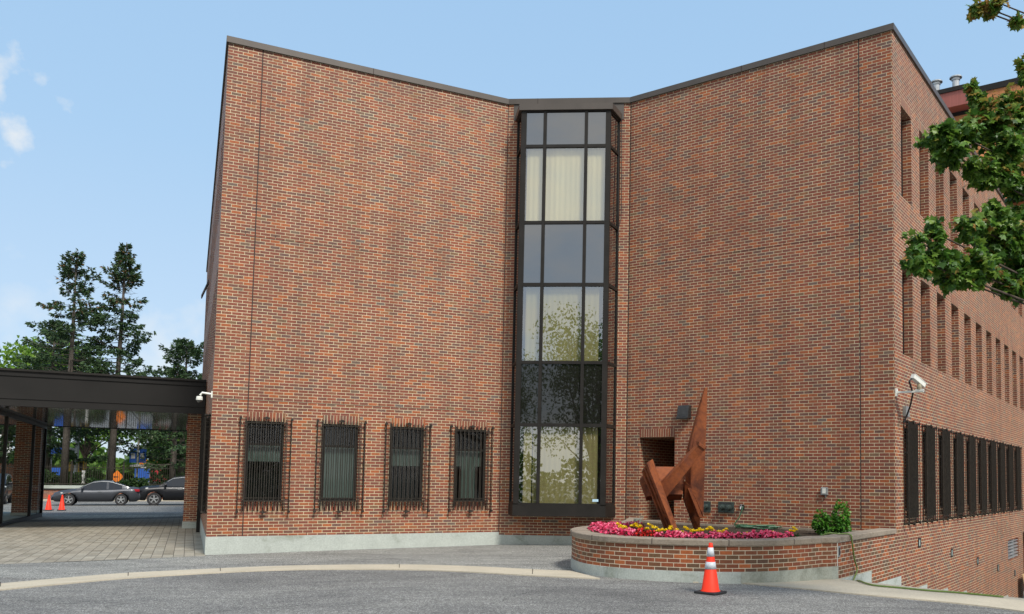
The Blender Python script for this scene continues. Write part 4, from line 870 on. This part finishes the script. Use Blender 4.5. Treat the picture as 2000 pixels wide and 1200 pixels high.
# bush at the right end
random.seed(21); w=MB(); bx,by=BUSH[0]-.0,BUSH[1]+.35
for i in range(1500):
    q=rv(); r=random.uniform(.55,1.0)
    cx_,cz_,rx,rz_=random.choice([(-.19,.24,.14,.25),(-.17,.20,.18,.20),(.20,.33,.15,.35),(.20,.33,.15,.35),(.0,.18,.25,.19),(.0,.18,.24,.20),(.24,.18,.13,.18)])
    c=V((bx+cx_+q.x*rx*r,by+q.y*.2*r,.70+max(.02,cz_+q.z*rz_*r))); tri_leaf(w,c,q+V((0,0,-.5))+rv()*.5,q+rv()*.4,.065,.055)
bu=thing(w,'bush',M_bush,'bright green leafy bush with two humps at the right end of the planter','bush',uv=False)
w=MB()
for k in range(7): a=k*.9; w.tube([(bx,by,.69),(bx+.08*math.cos(a),by+.05*math.sin(a),.85),(bx+.2*math.cos(a),by+.1*math.sin(a),1.1)],[.014,.01,.005],5)
sub(w,'stem',M_bark,bu)
# ---------------------------------------------------------------- near maple
def maple_leaf(mb,c,d,n,sz,mi):
    d=d.normalized(); s_=d.cross(n).normalized(); n=s_.cross(d)
    pts=[(0,0),(.12,-.06),(.30,-.20),(.30,.02),(.62,-.02),(.44,.16),(.40,.34),(.62,.62),(.40,.58),(.20,.66),(0,1.0)]
    pts=[(x,y) for x,y in pts]+[(-x,y) for x,y in pts[1:-1]][::-1]
    vs=[c+s_*x*sz+d*y*sz-n*(abs(x)*.35+y*y*.22)*sz for x,y in pts]
    i=len(mb.v); mb.v+=[tuple(v) for v in vs]; mb.f.append(list(range(i,i+len(vs)))); mb.m.append(mi)
random.seed(5)
tree=empty('maple_tree',(7.4,10.6,H(7.4,10.6))); toff=V((0,0,0))-tree.location
crown=MB(); limbs=MB(); TB=V((7.4,10.6,0))
limbs.tube([TB,TB+V((-.02,0,1.2)),TB+V((-.08,.03,2.6)),TB+V((-.1,.1,4.4)),TB+V((.1,.2,6.6)),TB+V((.0,.2,8.8))],[.19,.16,.14,.11,.07,.03],10)
for i,(x,y,z,rx,rz_,yl) in enumerate(LOBES):
    c=V((x,y,z)); h0=min(8.4,max(3.0,z-.9-.15*(7.4-x))); st=TB+V((-.09,.12,h0)); mid=st.lerp(c,.5)+V((0,0,.12)); 
    big=max(rx,rz_)
    limbs.tube([st,mid,c,c+(c-mid).normalized()*rx*.6],[.03,.016,.008,.003],6)
    ntw=max(6,int(34*rx*rz_/.06)) ; ntw=min(ntw,80)
    if x>5.4: ntw=int(ntw*.35)
    for k in range(ntw):
        q=rv(); r=random.uniform(.2,1.0)**.6; e=c+V((q.x*rx*r,q.y*min(.45,rx*1.1)*r,q.z*rz_*r))
        b0_=c.lerp(e,random.uniform(.0,.35)); limbs.tube([b0_,b0_.lerp(e,.5)+V((0,0,.015)),e],[.005,.0035,.002],4,cap=False)
        out=(e-b0_).normalized()
        for j in range(random.randint(9,15)):
            f=random.uniform(.35,1.0); p=b0_.lerp(e,f)+rv()*.05
            d_=(out*.5+rv()*.8+V((0,0,-.75))).normalized(); n_=(V((0,0,1))+rv()*.7+V((0,-.2,0))).normalized()
            yy=1 if (random.random()<(.6 if yl and q.z>-.1 and f>.55 else .06)) else 0
            if i in (26,27,28,29): yy=1 if random.random()<.75 else 0
            maple_leaf(crown,p,d_,n_,random.uniform(.055,.105),yy)
o=limbs.build('trunk',M_bark,uv=False,smooth=True); o.parent=tree; o.location=toff
o=crown.build('crown',[M_maple,M_mapleY],uv=False); o.parent=tree; o.location=toff
tag(tree,'leafy maple tree with turning tips reaching in over the right side of the building','tree')
w=MB(); w.lathe((7.4,10.6,H(7.4,10.6)-.05),[(0,.07),(.9,.07),(1.0,.03),(1.02,0)],24); tag(w.build('tree_pit_soil',M_soil),kind='structure')
# ---------------------------------------------------------------- tree builders
def spruce_mesh(seed,ht,rad,sparse,lean=0,bare=.35,cones=True,low=.16):
    random.seed(seed); tr=MB(); cr_=MB()
    top=V((lean,0,ht)); tr.tube([V((0,0,0)),V((lean*.2,0,ht*.3)),V((lean*.6,.05,ht*.65)),top],[.26,.20,.12,.02],9)
    z=ht*low; 
    def ax_(z): f=z/ht; return V((lean*f*f,0,z))
    while z<ht-.1:
        f=z/ht; nb=random.randint(3,5)
        for k in range(nb):
            a=random.uniform(0,2*PI); l=rad*(1-f)**.74*random.uniform(.3,1.25)*(.75 if f<.3 else 1); l=max(.12,l)
            c=ax_(z); d_=V((math.cos(a),math.sin(a),random.uniform(-.12,.18)+(.5 if f>.8 else 0)))
            e=c+d_*l; m_=c.lerp(e,.55)+V((0,0,-.06*l)); e=e+V((0,0,.06*l)); tr.tube([c,m_,e],[.035*(1-f)+.012,.02*(1-f)+.008,.005],4,cap=False)
            dead=(f<bare and random.random()<.62) or random.random()<sparse
            if dead:
                for j in range(3): p=c.lerp(e,random.uniform(.4,.9)); tr.tube([p,p+rv()*.35],[.008,.003],3,cap=False)
                continue
            nt_=int(9+l*15)
            for j in range(nt_):
                g=random.uniform(.22,1)**.75; p=c.lerp(m_,g*2) if g<.5 else m_.lerp(e,(g-.5)*2)
                side=V((-math.sin(a),math.cos(a),0))*random.choice((-1,1)); w_=.5*l*(1.1-g)+.10
                p=p+side*random.uniform(0,w_)+V((0,0,random.uniform(-.20,.07)))
                for q in range(3):
                    dd=(d_*.6+side*.6+rv()*.6+V((0,0,-.30))); tri_leaf(cr_,p,dd,rv(),random.uniform(.20,.34),random.uniform(.07,.12),1 if cones and f>.72 and random.random()<.10 else 0)
        z+=random.uniform(.25,.42)*(1.15-.5*f)
    return tr,cr_
def spruce(loc,seed,ht,rad,sparse,label,lean=0,bare=.35,cones=True,name='spruce_tree'):
    t=empty(name,loc); a,b=spruce_mesh(seed,ht,rad,sparse,lean,bare,cones,.27 if cones else .2); sub(a,'trunk',M_barkg,t,uv=False,smooth=True); sub(b,'crown',[M_spruce,M_cones],t,uv=False)
    tag(t,label,'tree'); return t
def decid(loc,seed,ht,rx,mat,label,dens=1.0,leaf=.30,trunkh=.35,name='leafy_tree',group=None,flat=1.0):
    random.seed(seed); t=empty(name,loc); tr=MB(); cr_=MB(); th=ht*trunkh
    tr.tube([V((0,0,0)),V((.05,0,th*.5)),V((0,.05,th)),V((.1,0,ht*.7))],[.24,.2,.16,.06],8)
    nb=int(16*dens)+6
    for k in range(nb):
        q=rv(); f=random.uniform(.45,1); c=V((q.x*rx*.72*f,q.y*rx*.72*f,th+(ht-th)*.5+q.z*(ht-th)*.42*f)); r=rx*random.uniform(.24,.40)
        tr.tube([V((0,0,th*random.uniform(.7,1.15))),V((c.x*.5,c.y*.5,th*.5+c.z*.5)),c],[.08,.045,.015],5,cap=False)
        for j in range(int(120*dens)):
            q2=rv(); rr=r*random.uniform(.45,1.08); p=c+V((q2.x*rr,q2.y*rr,q2.z*rr*.75*flat)); tri_leaf(cr_,p,rv()+V((0,0,-.5)),q2+rv()*.5,leaf*random.uniform(.7,1.2),leaf*.8)
    sub(tr,'trunk',M_bark,t,uv=False,smooth=True); sub(cr_,'crown',mat,t,uv=False); tag(t,label,'tree',group); return t
GZ=.62   # lawn terrace behind the low wall
spruce((-38.1,58.2,GZ),3,16.5,4.9,.26,'tall thin spruce with orange cones, the left one of the pair above the canopy',lean=.0,bare=.30)
spruce((-36.0,60,GZ),8,17.6,3.9,.14,'tall spruce with a dense narrow top, the right one of the pair above the canopy',lean=.25,bare=.42)
spruce((-34.2,66,GZ),12,11.6,7.4,.0,'shorter dark pine with layered branches beside the left edge of the building',bare=.1,cones=False,name='pine_tree')
spruce((-32.2,61,GZ),14,9.0,3.4,.03,'broad dark pine behind the parked black car',bare=.25,cones=False,name='pine_tree')
spruce((-41.9,62,GZ),15,12.2,6.2,.0,'bushy dark conifer left of the tall spruces behind the canopy',bare=.15,cones=False,name='pine_tree')
spruce((-46.6,64,GZ),17,8.6,3.4,.0,'low bushy conifer behind the brick canopy columns',bare=.1,cones=False,name='pine_tree')
decid((-56.5,78,0),31,15.6,8.5,M_decidY,'bright green leafy tree at the far left behind the canopy',1.3,.45)
decid((-48,76,0),32,9.5,5.0,M_decid,'mid green tree seen between the canopy columns and the spruces',.75,.4)
decid((-41.8,80,0),33,9.0,5.0,M_decid,'leafy tree behind the street lamp and the fence',.75,.4)
decid((-36.5,78,0),34,8.6,4.2,M_decid,'leafy tree behind the lamp post with the blue banner',.75,.4)
decid((-31.2,69,0),35,6.6,3.6,M_decidY,'bright yellow green tree just left of the building behind the fence',1.2,.34,.25)
decid((-38.6,73,0),36,5.2,3.2,M_decid,'low shrubby tree behind the iron fence',1.1,.3,.2)
# trees behind the viewpoint, mirrored in the bay glass
tb=decid((-5.2,-9.5,0),41,12.2,6.0,M_decid,'leafy street tree behind the viewpoint reflected in the tall bay window, the nearest one',2.3,.17,.16)
for loc,rz,s_,lb in (((-13.5,-15,0),2.0,.95,'leafy street tree behind the viewpoint, left of the nearest one'),((-2.2,-17,0),4.0,.98,'leafy street tree behind the viewpoint, right of the nearest one'),((5.5,-24,0),1.0,1.05,'leafy street tree behind the viewpoint, farthest to the right')):
    c=copy_tree(tb,None,loc,rz,s_); c['label']=lb
w=MB(); random.seed(9)
for i in range(9000): 
    x_=random.uniform(-26,14); p=V((x_,-13+random.uniform(-1,1),random.uniform(.0,3.0+.7*math.sin(x_*.9)+.4*math.sin(x_*2.3)))); tri_leaf(w,p,rv(),rv(),.3,.24)
thing(w,'hedge',M_decid,'long hedge behind the viewpoint mirrored low in the bay window','hedge',uv=False)
# ---------------------------------------------------------------- low wall, lawn, hedge, fence
A0=V((-52,50.6,0)); dW=V((dl[0],dl[1],0)).normalized(); dWt=(dW.x,dW.y)
# wall line through (-34.5,55.5)
q0=V((-34.5,54.6,0)); A0=q0-dW*26; A0t=(A0.x,A0.y)
w=MB(); w.wbox(A0t,dWt,0,44,-.25,0,-.2,.60); lw=w.build('low_brick_wall',M_brickfar); tag(lw,'low brick retaining wall behind the parked cars','wall')
w=MB(); w.wbox(A0t,dWt,0,44,-.30,.04,.60,.70); sub(w,'coping',M_dark,lw)
m=MB(); p=[wp(A0t,dWt,s,o_,GZ) for s,o_ in ((0,-.3),(44,-.3),(44,-14),(0,-14))]; m.face(p); tag(m.build('lawn',simple('lawn_soil',(.05,.065,.025),.95,0,.3,3)),kind='structure')
p=[wp(A0t,dWt,s,o_,H(-30,50)+.02) for s,o_ in ((8,.02),(44,.02),(44,.5),(8,.5))]
m=MB(); m.wbox(A0t,dWt,0,44,.02,.7,-.2,.03); tag(m.build('kerb_strip',M_kerb),kind='structure')
fo=-3.2; w=MB(); 
s=4.0
w.wbox(A0t,dWt,4,42,fo-.02,fo+.02,.95,1.0); w.wbox(A0t,dWt,4,42,fo-.02,fo+.02,2.05,2.09); w.wbox(A0t,dWt,4,42,fo-.15,fo+.15,GZ-.1,.86,1)
while s<42:
    w.wbox(A0t,dWt,s-.012,s+.012,fo-.012,fo+.012,.86,2.30); s+=.13
fe=w.build('iron_fence',[M_iron,M_plinth]); tag(fe,'black iron railing fence on a low concrete kerb behind the parked cars','fence')
for s in range(4,43,3):
    w=MB(); w.wbox(A0t,dWt,s-.035,s+.035,fo-.035,fo+.035,.86,2.42); w.lathe(wp(A0t,dWt,s,fo,2.42),[(0,0),(.05,.02),(.05,.07),(0,.11)],8); sub(w,'post',M_iron,fe)
def hedge(s0,s1,o0,o1,z0,z1,n,label):
    w=MB()
    for i in range(n):
        s=random.uniform(s0,s1);o_=random.uniform(o0,o1);z=random.uniform(z0,z1)*(.9+.12*math.sin(s*2)); tri_leaf(w,wp(A0t,dWt,s,o_,z),rv(),rv(),.20,.15)
    thing(w,'hedge',M_hedge,label,'hedge',uv=False)
random.seed(77)
hedge(26.2,29.5,-2.2,-1.0,GZ,1.35,1800,'dark clipped hedge below the fence behind the black car'); hedge(17.2,19.2,.05,1.2,-.05,1.3,1800,'rounded green bush by the kerb beside the canopy columns'); hedge(23,26.5,-7,-5,GZ,1.9,2400,'tall green hedge behind the iron fence near the street lamps'); hedge(29.5,36,-6,-4.5,GZ,1.9,2600,'dark hedge behind the iron fence beside the building')
# ---------------------------------------------------------------- street things beyond the fence
M_blue=simple('blue_panel',(.02,.10,.42),.5,0,.15,2); M_redb=simple('red_panel',(.42,.03,.04),.5,0,.15,2); M_whiteb=simple('white_panel',(.65,.65,.62),.5,0,.1,2); M_yell=simple('signal_yellow',(.55,.34,.03),.5); M_sign=simple('sign_orange',(.85,.22,.02),.5,0,.03,2)
def hoard(x0,y0,ln,segs,label,z0=.5,z1=2.1):
    t=empty('hoarding',(x0,y0,0)); 
    s=0
    for wd,mt,nm in segs:
        w=MB(); w.wbox((0,0),dWt,s,s+wd-.05,0,.05,z0,z1); sub(w,nm,mt,t); s+=wd
    w=MB()
    for k in range(int(s//2)+1): w.wbox((0,0),dWt,k*2,k*2+.08,-.08,0,.0,z1)
    sub(w,'post',M_grey,t); tag(t,label,'hoarding')
hoard(-54,69.0,9,[(4,M_blue,'blue_panel'),(1.2,M_whiteb,'white_panel'),(2.2,M_blue,'blue_panel')],'blue and white hoarding panels beyond the fence on the left')
hoard(-43.5,76,9,[(1.2,M_blue,'blue_panel'),(2.6,M_redb,'red_panel'),(2.6,M_redb,'red_panel')],'blue and red hoarding panels beyond the fence near the banner lamp',1.0,2.2)
hoard(-34.6,72,9,[(2.2,M_redb,'red_panel'),(1.4,M_whiteb,'white_panel')],'red and white hoarding beyond the fence beside the building',.9,1.9)
# signal mast
t=empty('traffic_signal',(-39.9,62.2,.0)); w=MB(); w.tube([(0,0,0),(-.0,0,3),(.05,0,7.2)],[.17,.14,.11],10); sub(w,'mast',simple('pale_steel',(.60,.66,.70),.5,.2),t)
w=MB(); w.tube([(0,0,3.35),(-.8,-.4,3.55),(-1.9,-.9,3.75)],[.09,.08,.06],8); sub(w,'arm',bpy.data.materials['pale_steel'],t)
w=MB(); w.abox(.28,.70,-.2,.1,1.75,2.55); w.abox(-.42,-.14,-.2,.1,1.8,2.5); sub(w,'signal_head',M_yell,t)
w=MB(); w.abox(.36,.62,-.215,-.2,1.85,2.45); sub(w,'signal_lamp_face',M_black,t); tag(t,'pale traffic signal mast with an arm and yellow signal heads','traffic signal')
def lamp(loc,ht,side,label,banner=False):
    t=empty('street_lamp',loc); M_pole=M_white
    w=MB(); w.tube([(0,0,0),(0,0,ht*.6),(0,0,ht)],[.08,.06,.05],8); sub(w,'pole',simple('lamp_pole',(.42,.40,.34),.6) if 'lamp_pole' not in bpy.data.materials else bpy.data.materials['lamp_pole'],t)
    w=MB(); w.tube([(0,0,ht-.25),(side*.4,0,ht-.02),(side*.85,0,ht-.02)],.03,6); sub(w,'arm',bpy.data.materials['lamp_pole'],t)
    w=MB(); w.lathe((side*.95,0,ht-.30),[(0,0),(.10,.02),(.19,.12),(.21,.22),(.17,.34),(.08,.40),(0,.41)],14); sub(w,'globe',simple('lamp_globe',(.78,.74,.58),.3) if 'lamp_globe' not in bpy.data.materials else bpy.data.materials['lamp_globe'],t,smooth=True)
    if banner:
        w=MB(); w.abox(-.62,-.10,-.02,.02,ht-2.0,ht-.95); w.abox(.10,.62,-.02,.02,ht-2.0,ht-.95); sub(w,'banner',M_blue,t); w=MB(); w.abox(-.5,-.2,-.03,-.022,ht-1.7,ht-1.3); w.abox(.2,.5,-.03,-.022,ht-1.7,ht-1.3); sub(w,'banner_emblem',M_whiteb,t)
        w=MB(); w.lathe((0,0,ht-2.35),[(0,0),(.5,.05),(.5,.17),(0,.22)],14); sub(w,'round_box',M_whiteb,t)
    tag(t,label,'street lamp')
lamp((-39.0,64.5,GZ),3.55,1,'street lamp with a round globe beside the spruce trunk'); lamp((-36.45,64,GZ),3.9,1,'street lamp with blue banners and a round globe',True)
t=empty('road_sign',(-35.5,59.9,GZ)); w=MB(); w.tube([(0,0,0),(0,0,.95)],.025,6); sub(w,'post',M_grey,t)
w=MB(); w.mesh([(-.46,0,.84),(0,0,.38),(.46,0,.84),(0,0,1.30),(-.46,-.02,.84),(0,-.02,.38),(.46,-.02,.84),(0,-.02,1.30)],[(0,1,2,3),(7,6,5,4),(0,4,5,1),(1,5,6,2),(2,6,7,3),(3,7,4,0)]); sub(w,'sign_plate',M_sign,t)
w=MB(); w.abox(-.16,.10,-.026,-.021,.80,.86); w.mesh([(-.26,-.024,.83),(-.12,-.024,.74),(-.12,-.024,.92)],[(0,1,2)]); sub(w,'arrow',M_black,t); tag(t,'orange diamond road works sign with a black arrow','road sign')
t=empty('signpost_marker',(-37.3,59.0,GZ)); w=MB(); w.abox(-.10,.10,-.03,.03,.3,1.25); sub(w,'plate',M_whiteb,t); w=MB(); w.tube([(0,0.04,0),(0,.04,.9)],.025,6); sub(w,'post',M_grey,t); tag(t,'narrow white marker board in front of the iron fence','marker post')
w=MB(); w.lathe((-41.1,59.6,GZ),[(.22,0),(.20,.5),(.12,1.3),(.02,1.75)],10); thing(w,'traffic_delineator',M_sign,'tall orange traffic delineator behind the fence near the left trunk','traffic cone')
w=MB(); w.abox(-47.6,-45.4,69.0,69.1,3.2,3.7); o=w.build('street_name_sign',M_blue); tag(o,'blue street sign high behind the spruce trunk beside the canopy columns','sign'); w=MB(); w.tube([(-46.4,69.15,0),(-46.4,69.15,3.7)],.05,6); sub(w,'post',M_grey,o)
w=MB(); w.lathe((-53.2,72,3.7),[(0,-.04),(1.3,-.04),(1.3,.04),(0,.04)],20,ax=(.3,-1,0)); o=w.build('round_sign',M_whiteb); tag(o,'big round white sign seen between the brick canopy columns','sign')
w=MB(); w.tube([(-53.2,72.15,0),(-53.2,72.15,3.7)],.08,6); sub(w,'post',M_grey,o)
w=MB(); w.abox(-54.0,-52.6,71.88,71.92,3.0,3.25); sub(w,'orange_strip',M_sign,o)
w=MB(); w.abox(-47.5,-38,84,90,0,2.6); sh=w.build('shop_building',M_whiteb); tag(sh,'low pale building with an orange roof strip behind the trees','building'); w=MB(); w.abox(-47.6,-37.9,83.9,90.1,2.6,3.05); sub(w,'roof',M_sign,sh)
w=MB(); w.wbox((-56,58.5),dWt,0,14,-.3,0,-.2,2.35); thing(w,'brick_garden_wall',M_brickfar,'brick wall behind the parked car at the far left','wall')
# distant treeline closing the horizon
random.seed(101)
w=MB()
for i in range(9000):
    a=random.uniform(-78,-30); x=a*2.3; y=150+random.uniform(-8,8); hh_=3.5+1.5*math.sin(x*.11)+2*math.sin(x*.37); z=random.uniform(0,1)**.7*hh_; tri_leaf(w,V((x,y,z)),rv(),rv(),1.5,1.2)
tag(w.build('distant_trees',M_decid,uv=False),'far off belt of trees along the horizon','trees',kind='stuff')
# ---------------------------------------------------------------- cars
def pl_prof(P,x):
    for (x0,z0),(x1,z1) in zip(P,P[1:]):
        if x0<=x<=x1: return z0+(z1-z0)*(x-x0)/(x1-x0)
    return P[-1][1]
def car(kind,paint,label,loc,rz):
    t=empty('parked_car',loc,rz)
    if kind=='coupe': Ln=4.78;W=.91;zb=.22;hood=[(0,.50),(.06,.66),(.35,.78),(.9,.88),(1.45,.95),(2.2,.94),(3.3,.97),(3.9,1.02),(4.45,1.03),(4.72,.97),(4.78,.70)];gh=[(1.32,.93),(2.15,1.36),(2.65,1.43),(3.1,1.41),(4.25,1.02)];wx=(.93,3.72);wr=.335
    else: Ln=4.6;W=.93;zb=.28;hood=[(0,.66),(.05,.92),(.3,1.04),(.9,1.09),(1.25,1.12),(3.9,1.12),(4.5,1.10),(4.6,.8)];gh=[(1.15,1.10),(1.85,1.60),(2.5,1.69),(3.9,1.66),(4.5,1.12)];wx=(.92,3.62);wr=.36
    w=MB(); N1=40; rings=[]
    for i in range(N1+1):
        x=Ln*i/N1; zt=pl_prof(hood,x); e=min(1,min(x,Ln-x)/.5); wd=W*(.80+.20*math.sin(min(1,e)*PI/2)); z0=zb+(.12*(1-min(1,min(x,Ln-x)/.25)))
        for wc in wx:
            if abs(x-wc)<wr*1.18: z0=max(z0,wr+math.sqrt(max(0,(wr*1.18)**2-(x-wc)**2))*.96)
        zm_=z0+(zt-z0)*.55 if zt>z0 else zt
        rings.append([(x,-wd*.90,z0),(x,-wd,max(z0,min(zm_,.62))),(x,-wd*.985,max(z0,zt-.16)),(x,-wd*.90,zt-.03),(x,-wd*.5,zt+.025),(x,0,zt+.035),(x,wd*.5,zt+.025),(x,wd*.90,zt-.03),(x,wd*.985,max(z0,zt-.16)),(x,wd,max(z0,min(zm_,.62))),(x,wd*.90,z0)])
    k=len(rings[0]); vs=[q for r in rings for q in r]; fs=[(i*k+j,(i+1)*k+j,(i+1)*k+(j+1)%k,i*k+(j+1)%k) for i in range(N1) for j in range(k)]; fs+=[tuple(range(k))[::-1],tuple(N1*k+j for j in range(k))]
    w.mesh(vs,fs); b=sub(w,'body',paint,t,smooth=True)
    # cabin: roof skin, pillars and glass
    def gw(z): return W*(.90-.10*(z-gh[0][1])/(gh[2][1]-gh[0][1]))
    def ghz(x): return pl_prof(gh,x)
    w=MB(); g=MB(); n=24; pr_s=[]
    for i in range(n+1):
        x=gh[0][0]+(gh[-1][0]-gh[0][0])*i/n; z=ghz(x); base=pl_prof(hood,x)-.04; pr_s.append((x,z,gw(z),base))
    for (x0,z0,w0,b0_),(x1,z1,w1,b1) in zip(pr_s,pr_s[1:]):
        xm=(x0+x1)/2; isr=gh[1][0]-.02<=xm<=gh[3][0]+.05; tgt=w if isr else g
        tgt.mesh([(x0,-w0,z0),(x1,-w1,z1),(x1,0,z1+.02),(x0,0,z0+.02),(x0,w0,z0),(x1,w1,z1)],[(0,1,2,3),(3,2,5,4)])
        for s_ in (-1,1):
            wb=W*.92
            f_=.12 if isr else .0
            zz0=z0-(z0-b0_)*f_; zz1=z1-(z1-b1)*f_
            ww0=w0+(wb-w0)*f_; ww1=w1+(wb-w1)*f_
            if isr: w.mesh([(x0,s_*w0,z0),(x1,s_*w1,z1),(x1,s_*ww1,zz1),(x0,s_*ww0,zz0)],[(0,1,2,3)])
            pil=(kind=='coupe' and (abs(xm-2.95)<.06 or xm>3.75)) or (kind!='coupe' and (abs(xm-2.62)<.07 or abs(xm-3.55)<.07)) or xm<gh[0][0]+.3
            (w if pil else g).mesh([(x0,s_*ww0,zz0),(x1,s_*ww1,zz1),(x1,s_*wb,b1),(x0,s_*wb,b0_)],[(0,1,2,3)])
    sub(w,'roof',paint,t,smooth=True); sub(g,'windows',M_car_glass,t)
    for s_ in (-1,1):
        w=MB(); P=[(x,s_*(gw(z)+.012+ (W*.92-gw(z))*.12),z-(z-b_)*.12) for x,z,w_,b_ in pr_s[3:-3]]; w.tube(P,.012,5); sub(w,'window_trim',M_galv,t)
        for wc in wx:
            w=MB(); w.lathe((wc,s_*(W-.20),wr),[(wr*.62,.0),(wr*.97,.0),(wr,.03),(wr,.17),(wr*.97,.20),(wr*.66,.20),(wr*.64,.16),(0,.16)],24,ax=(0,s_,0)); wh=sub(w,'wheel',M_rubber,t,smooth=False)
            w=MB(); w.lathe((wc,s_*(W-.03),wr),[(wr*.60,0),(wr*.66,0),(wr*.66,.02),(wr*.60,.02)],24,ax=(0,s_,0))
            w.lathe((wc,s_*(W-.03),wr),[(0,.02),(wr*.14,.02),(wr*.16,0)],12,ax=(0,s_,0))
            for q in range(5): a=q*2*PI/5+.3; w.box((wc+math.cos(a)*wr*.34,s_*(W-.022),wr+math.sin(a)*wr*.34),(math.cos(a)*wr*.28,0,math.sin(a)*wr*.28),(0,.01,0),(-math.sin(a)*wr*.085,0,math.cos(a)*wr*.085))
            sub(w,'rim',M_galv,wh)
        w=MB(); hz_=pl_prof(hood,.35)-.12; w.mesh([(.10,s_*W*.80,hz_-.10),(.62,s_*W*1.0,hz_+.03),(.60,s_*W*.985,hz_+.09),(.14,s_*W*.72,hz_+.02)],[(0,1,2,3)]); sub(w,'headlight',simple('headlight_glass',(.6,.62,.62),.1) if 'headlight_glass' not in bpy.data.materials else bpy.data.materials['headlight_glass'],t)
        w=MB(); hz2=pl_prof(hood,Ln-.3)-.18; w.box((Ln-.22,s_*(W*.93),hz2+.03),(.17,s_*.03,0),(0,.03,0),(0,0,.07)); sub(w,'tail_light',simple('tail_lamp',(.35,.01,.02),.15) if 'tail_lamp' not in bpy.data.materials else bpy.data.materials['tail_lamp'],t,bevel=.01)
        w=MB(); w.box((gh[0][0]+.32,s_*(W+.09),gh[0][1]+.06),(.06,0,.0),(0,.10,0),(0,0,.06)); sub(w,'mirror',paint,t,bevel=.02)
        w=MB(); w.box((2.55 if kind=='coupe' else 2.2,s_*(W-.005),.80 if kind=='coupe' else .92),(.11,0,0),(0,.015,0),(0,0,.015)); sub(w,'door_handle',M_galv,t)
    w=MB(); w.box((.015,0,pl_prof(hood,0)-.02),(.03,0,0),(0,.48,0),(0,0,.07)); w.box((.02,0,.34),(.03,0,0),(0,.6,0),(0,0,.06)); sub(w,'grille',M_black,t)
    w=MB(); w.box((-.02,0,.50),(.008,0,0),(0,.16,0),(0,0,.06)); sub(w,'number_plate',M_whiteb,t)
    tag(t,label,'car'); return t
P_grey=simple('graphite_paint',(.06,.066,.078),.38,.35,.05,2,coat=.15); P_black=simple('black_paint',(.008,.009,.012),.35,.1,.05,2,coat=.15)
ang=math.atan2(dl[1],dl[0])
car('coupe',P_grey,'dark grey two-door coupe parked beyond the canopy',(-31.2,46.8,-.08),ang).scale=(.88,.95,.97)
car('suv',P_black,'black sport utility car parked behind the grey coupe',(-27.75,48.75,-.08),ang)
car('suv',P_black,'black car seen through the glass beside the brick canopy columns',(-34.4,46.0,-.08),math.radians(120))
# ---------------------------------------------------------------- taller wing at the far right
M_obrick=brick_mat('orange_brick',pal=[(0,(.42,.16,.06)),(.5,(.56,.23,.08)),(1,(.48,.19,.07))],mcol=(.46,.30,.18),stain=False)
M_redp2=simple('ribbed_red_metal',(.33,.10,.08),.5,.1,.12,3,vec=(6,6,.2))
tw=empty('apartment_tower',(26,62,-3))
def tpart(mb,name,mat,par=None):
    o=mb.build(name,mat); o.parent=par or tw
    if par is None: o.location=-tw.location
    return o
Tp=(25.13,60.0); Bk=(18.98,48.0)
w=MB(); w.wbox(Tp,dr,-8,26,-14,0,-4,30.0); tpart(w,'wall',M_obrick)
w=MB(); w.wbox(Tp,dr,-8.1,26.1,-14.1,.08,30.0,30.45); tpart(w,'roof_edge',M_dark)
w=MB(); w.wbox(Bk,dr,-9,1.1,-11.5,-1.0,-4,23.4); tpart(w,'lower_wall',M_obrick)
w=MB(); w.wbox(Bk,dr,-9.1,1.2,-11.6,-.9,23.4,23.6); tpart(w,'ledge',M_dark)
w=MB(); w.wbox(Bk,dr,-9,.65,-8.0,0,23.6,24.5); pe=tpart(w,'penthouse',M_redp2)
w=MB(); w.wbox(Bk,dr,-9.1,.73,-8.1,.08,24.5,24.75); tpart(w,'penthouse_roof',M_dark)
for s in (-.10,-1.2):
    w=MB(); c=wp(Bk,dr,s,-.6,24.72); w.lathe(c,[(0,0),(.20,0),(.20,.65),(.24,.66),(.24,.78),(.36,.80),(.36,.86),(.1,.95),(0,.96)],12); tpart(w,'flue',M_galv)
for k in range(6):
    z=6+k*3.1
    for j in range(5):
        s=2.2+j*3.6; w=MB(); w.wbox(Tp,dr,s,s+1.6,-.02,.03,z,z+1.5); f_=tpart(w,'window',M_dark); w=MB(); w.wbox(Tp,dr,s+.08,s+1.52,.03,.04,z+.08,z+1.42); o=w.build('pane',M_winglass); o.parent=f_
w=MB(); w.wbox(Tp,dr,1.2,3.6,0,1.3,21.6,21.85); w.wbox(Tp,dr,1.2,1.3,1.2,1.3,20.4,21.6); tpart(w,'balcony',M_dark)
tag(tw,'tall orange brick block with a red metal penthouse rising behind the maple','apartment block')
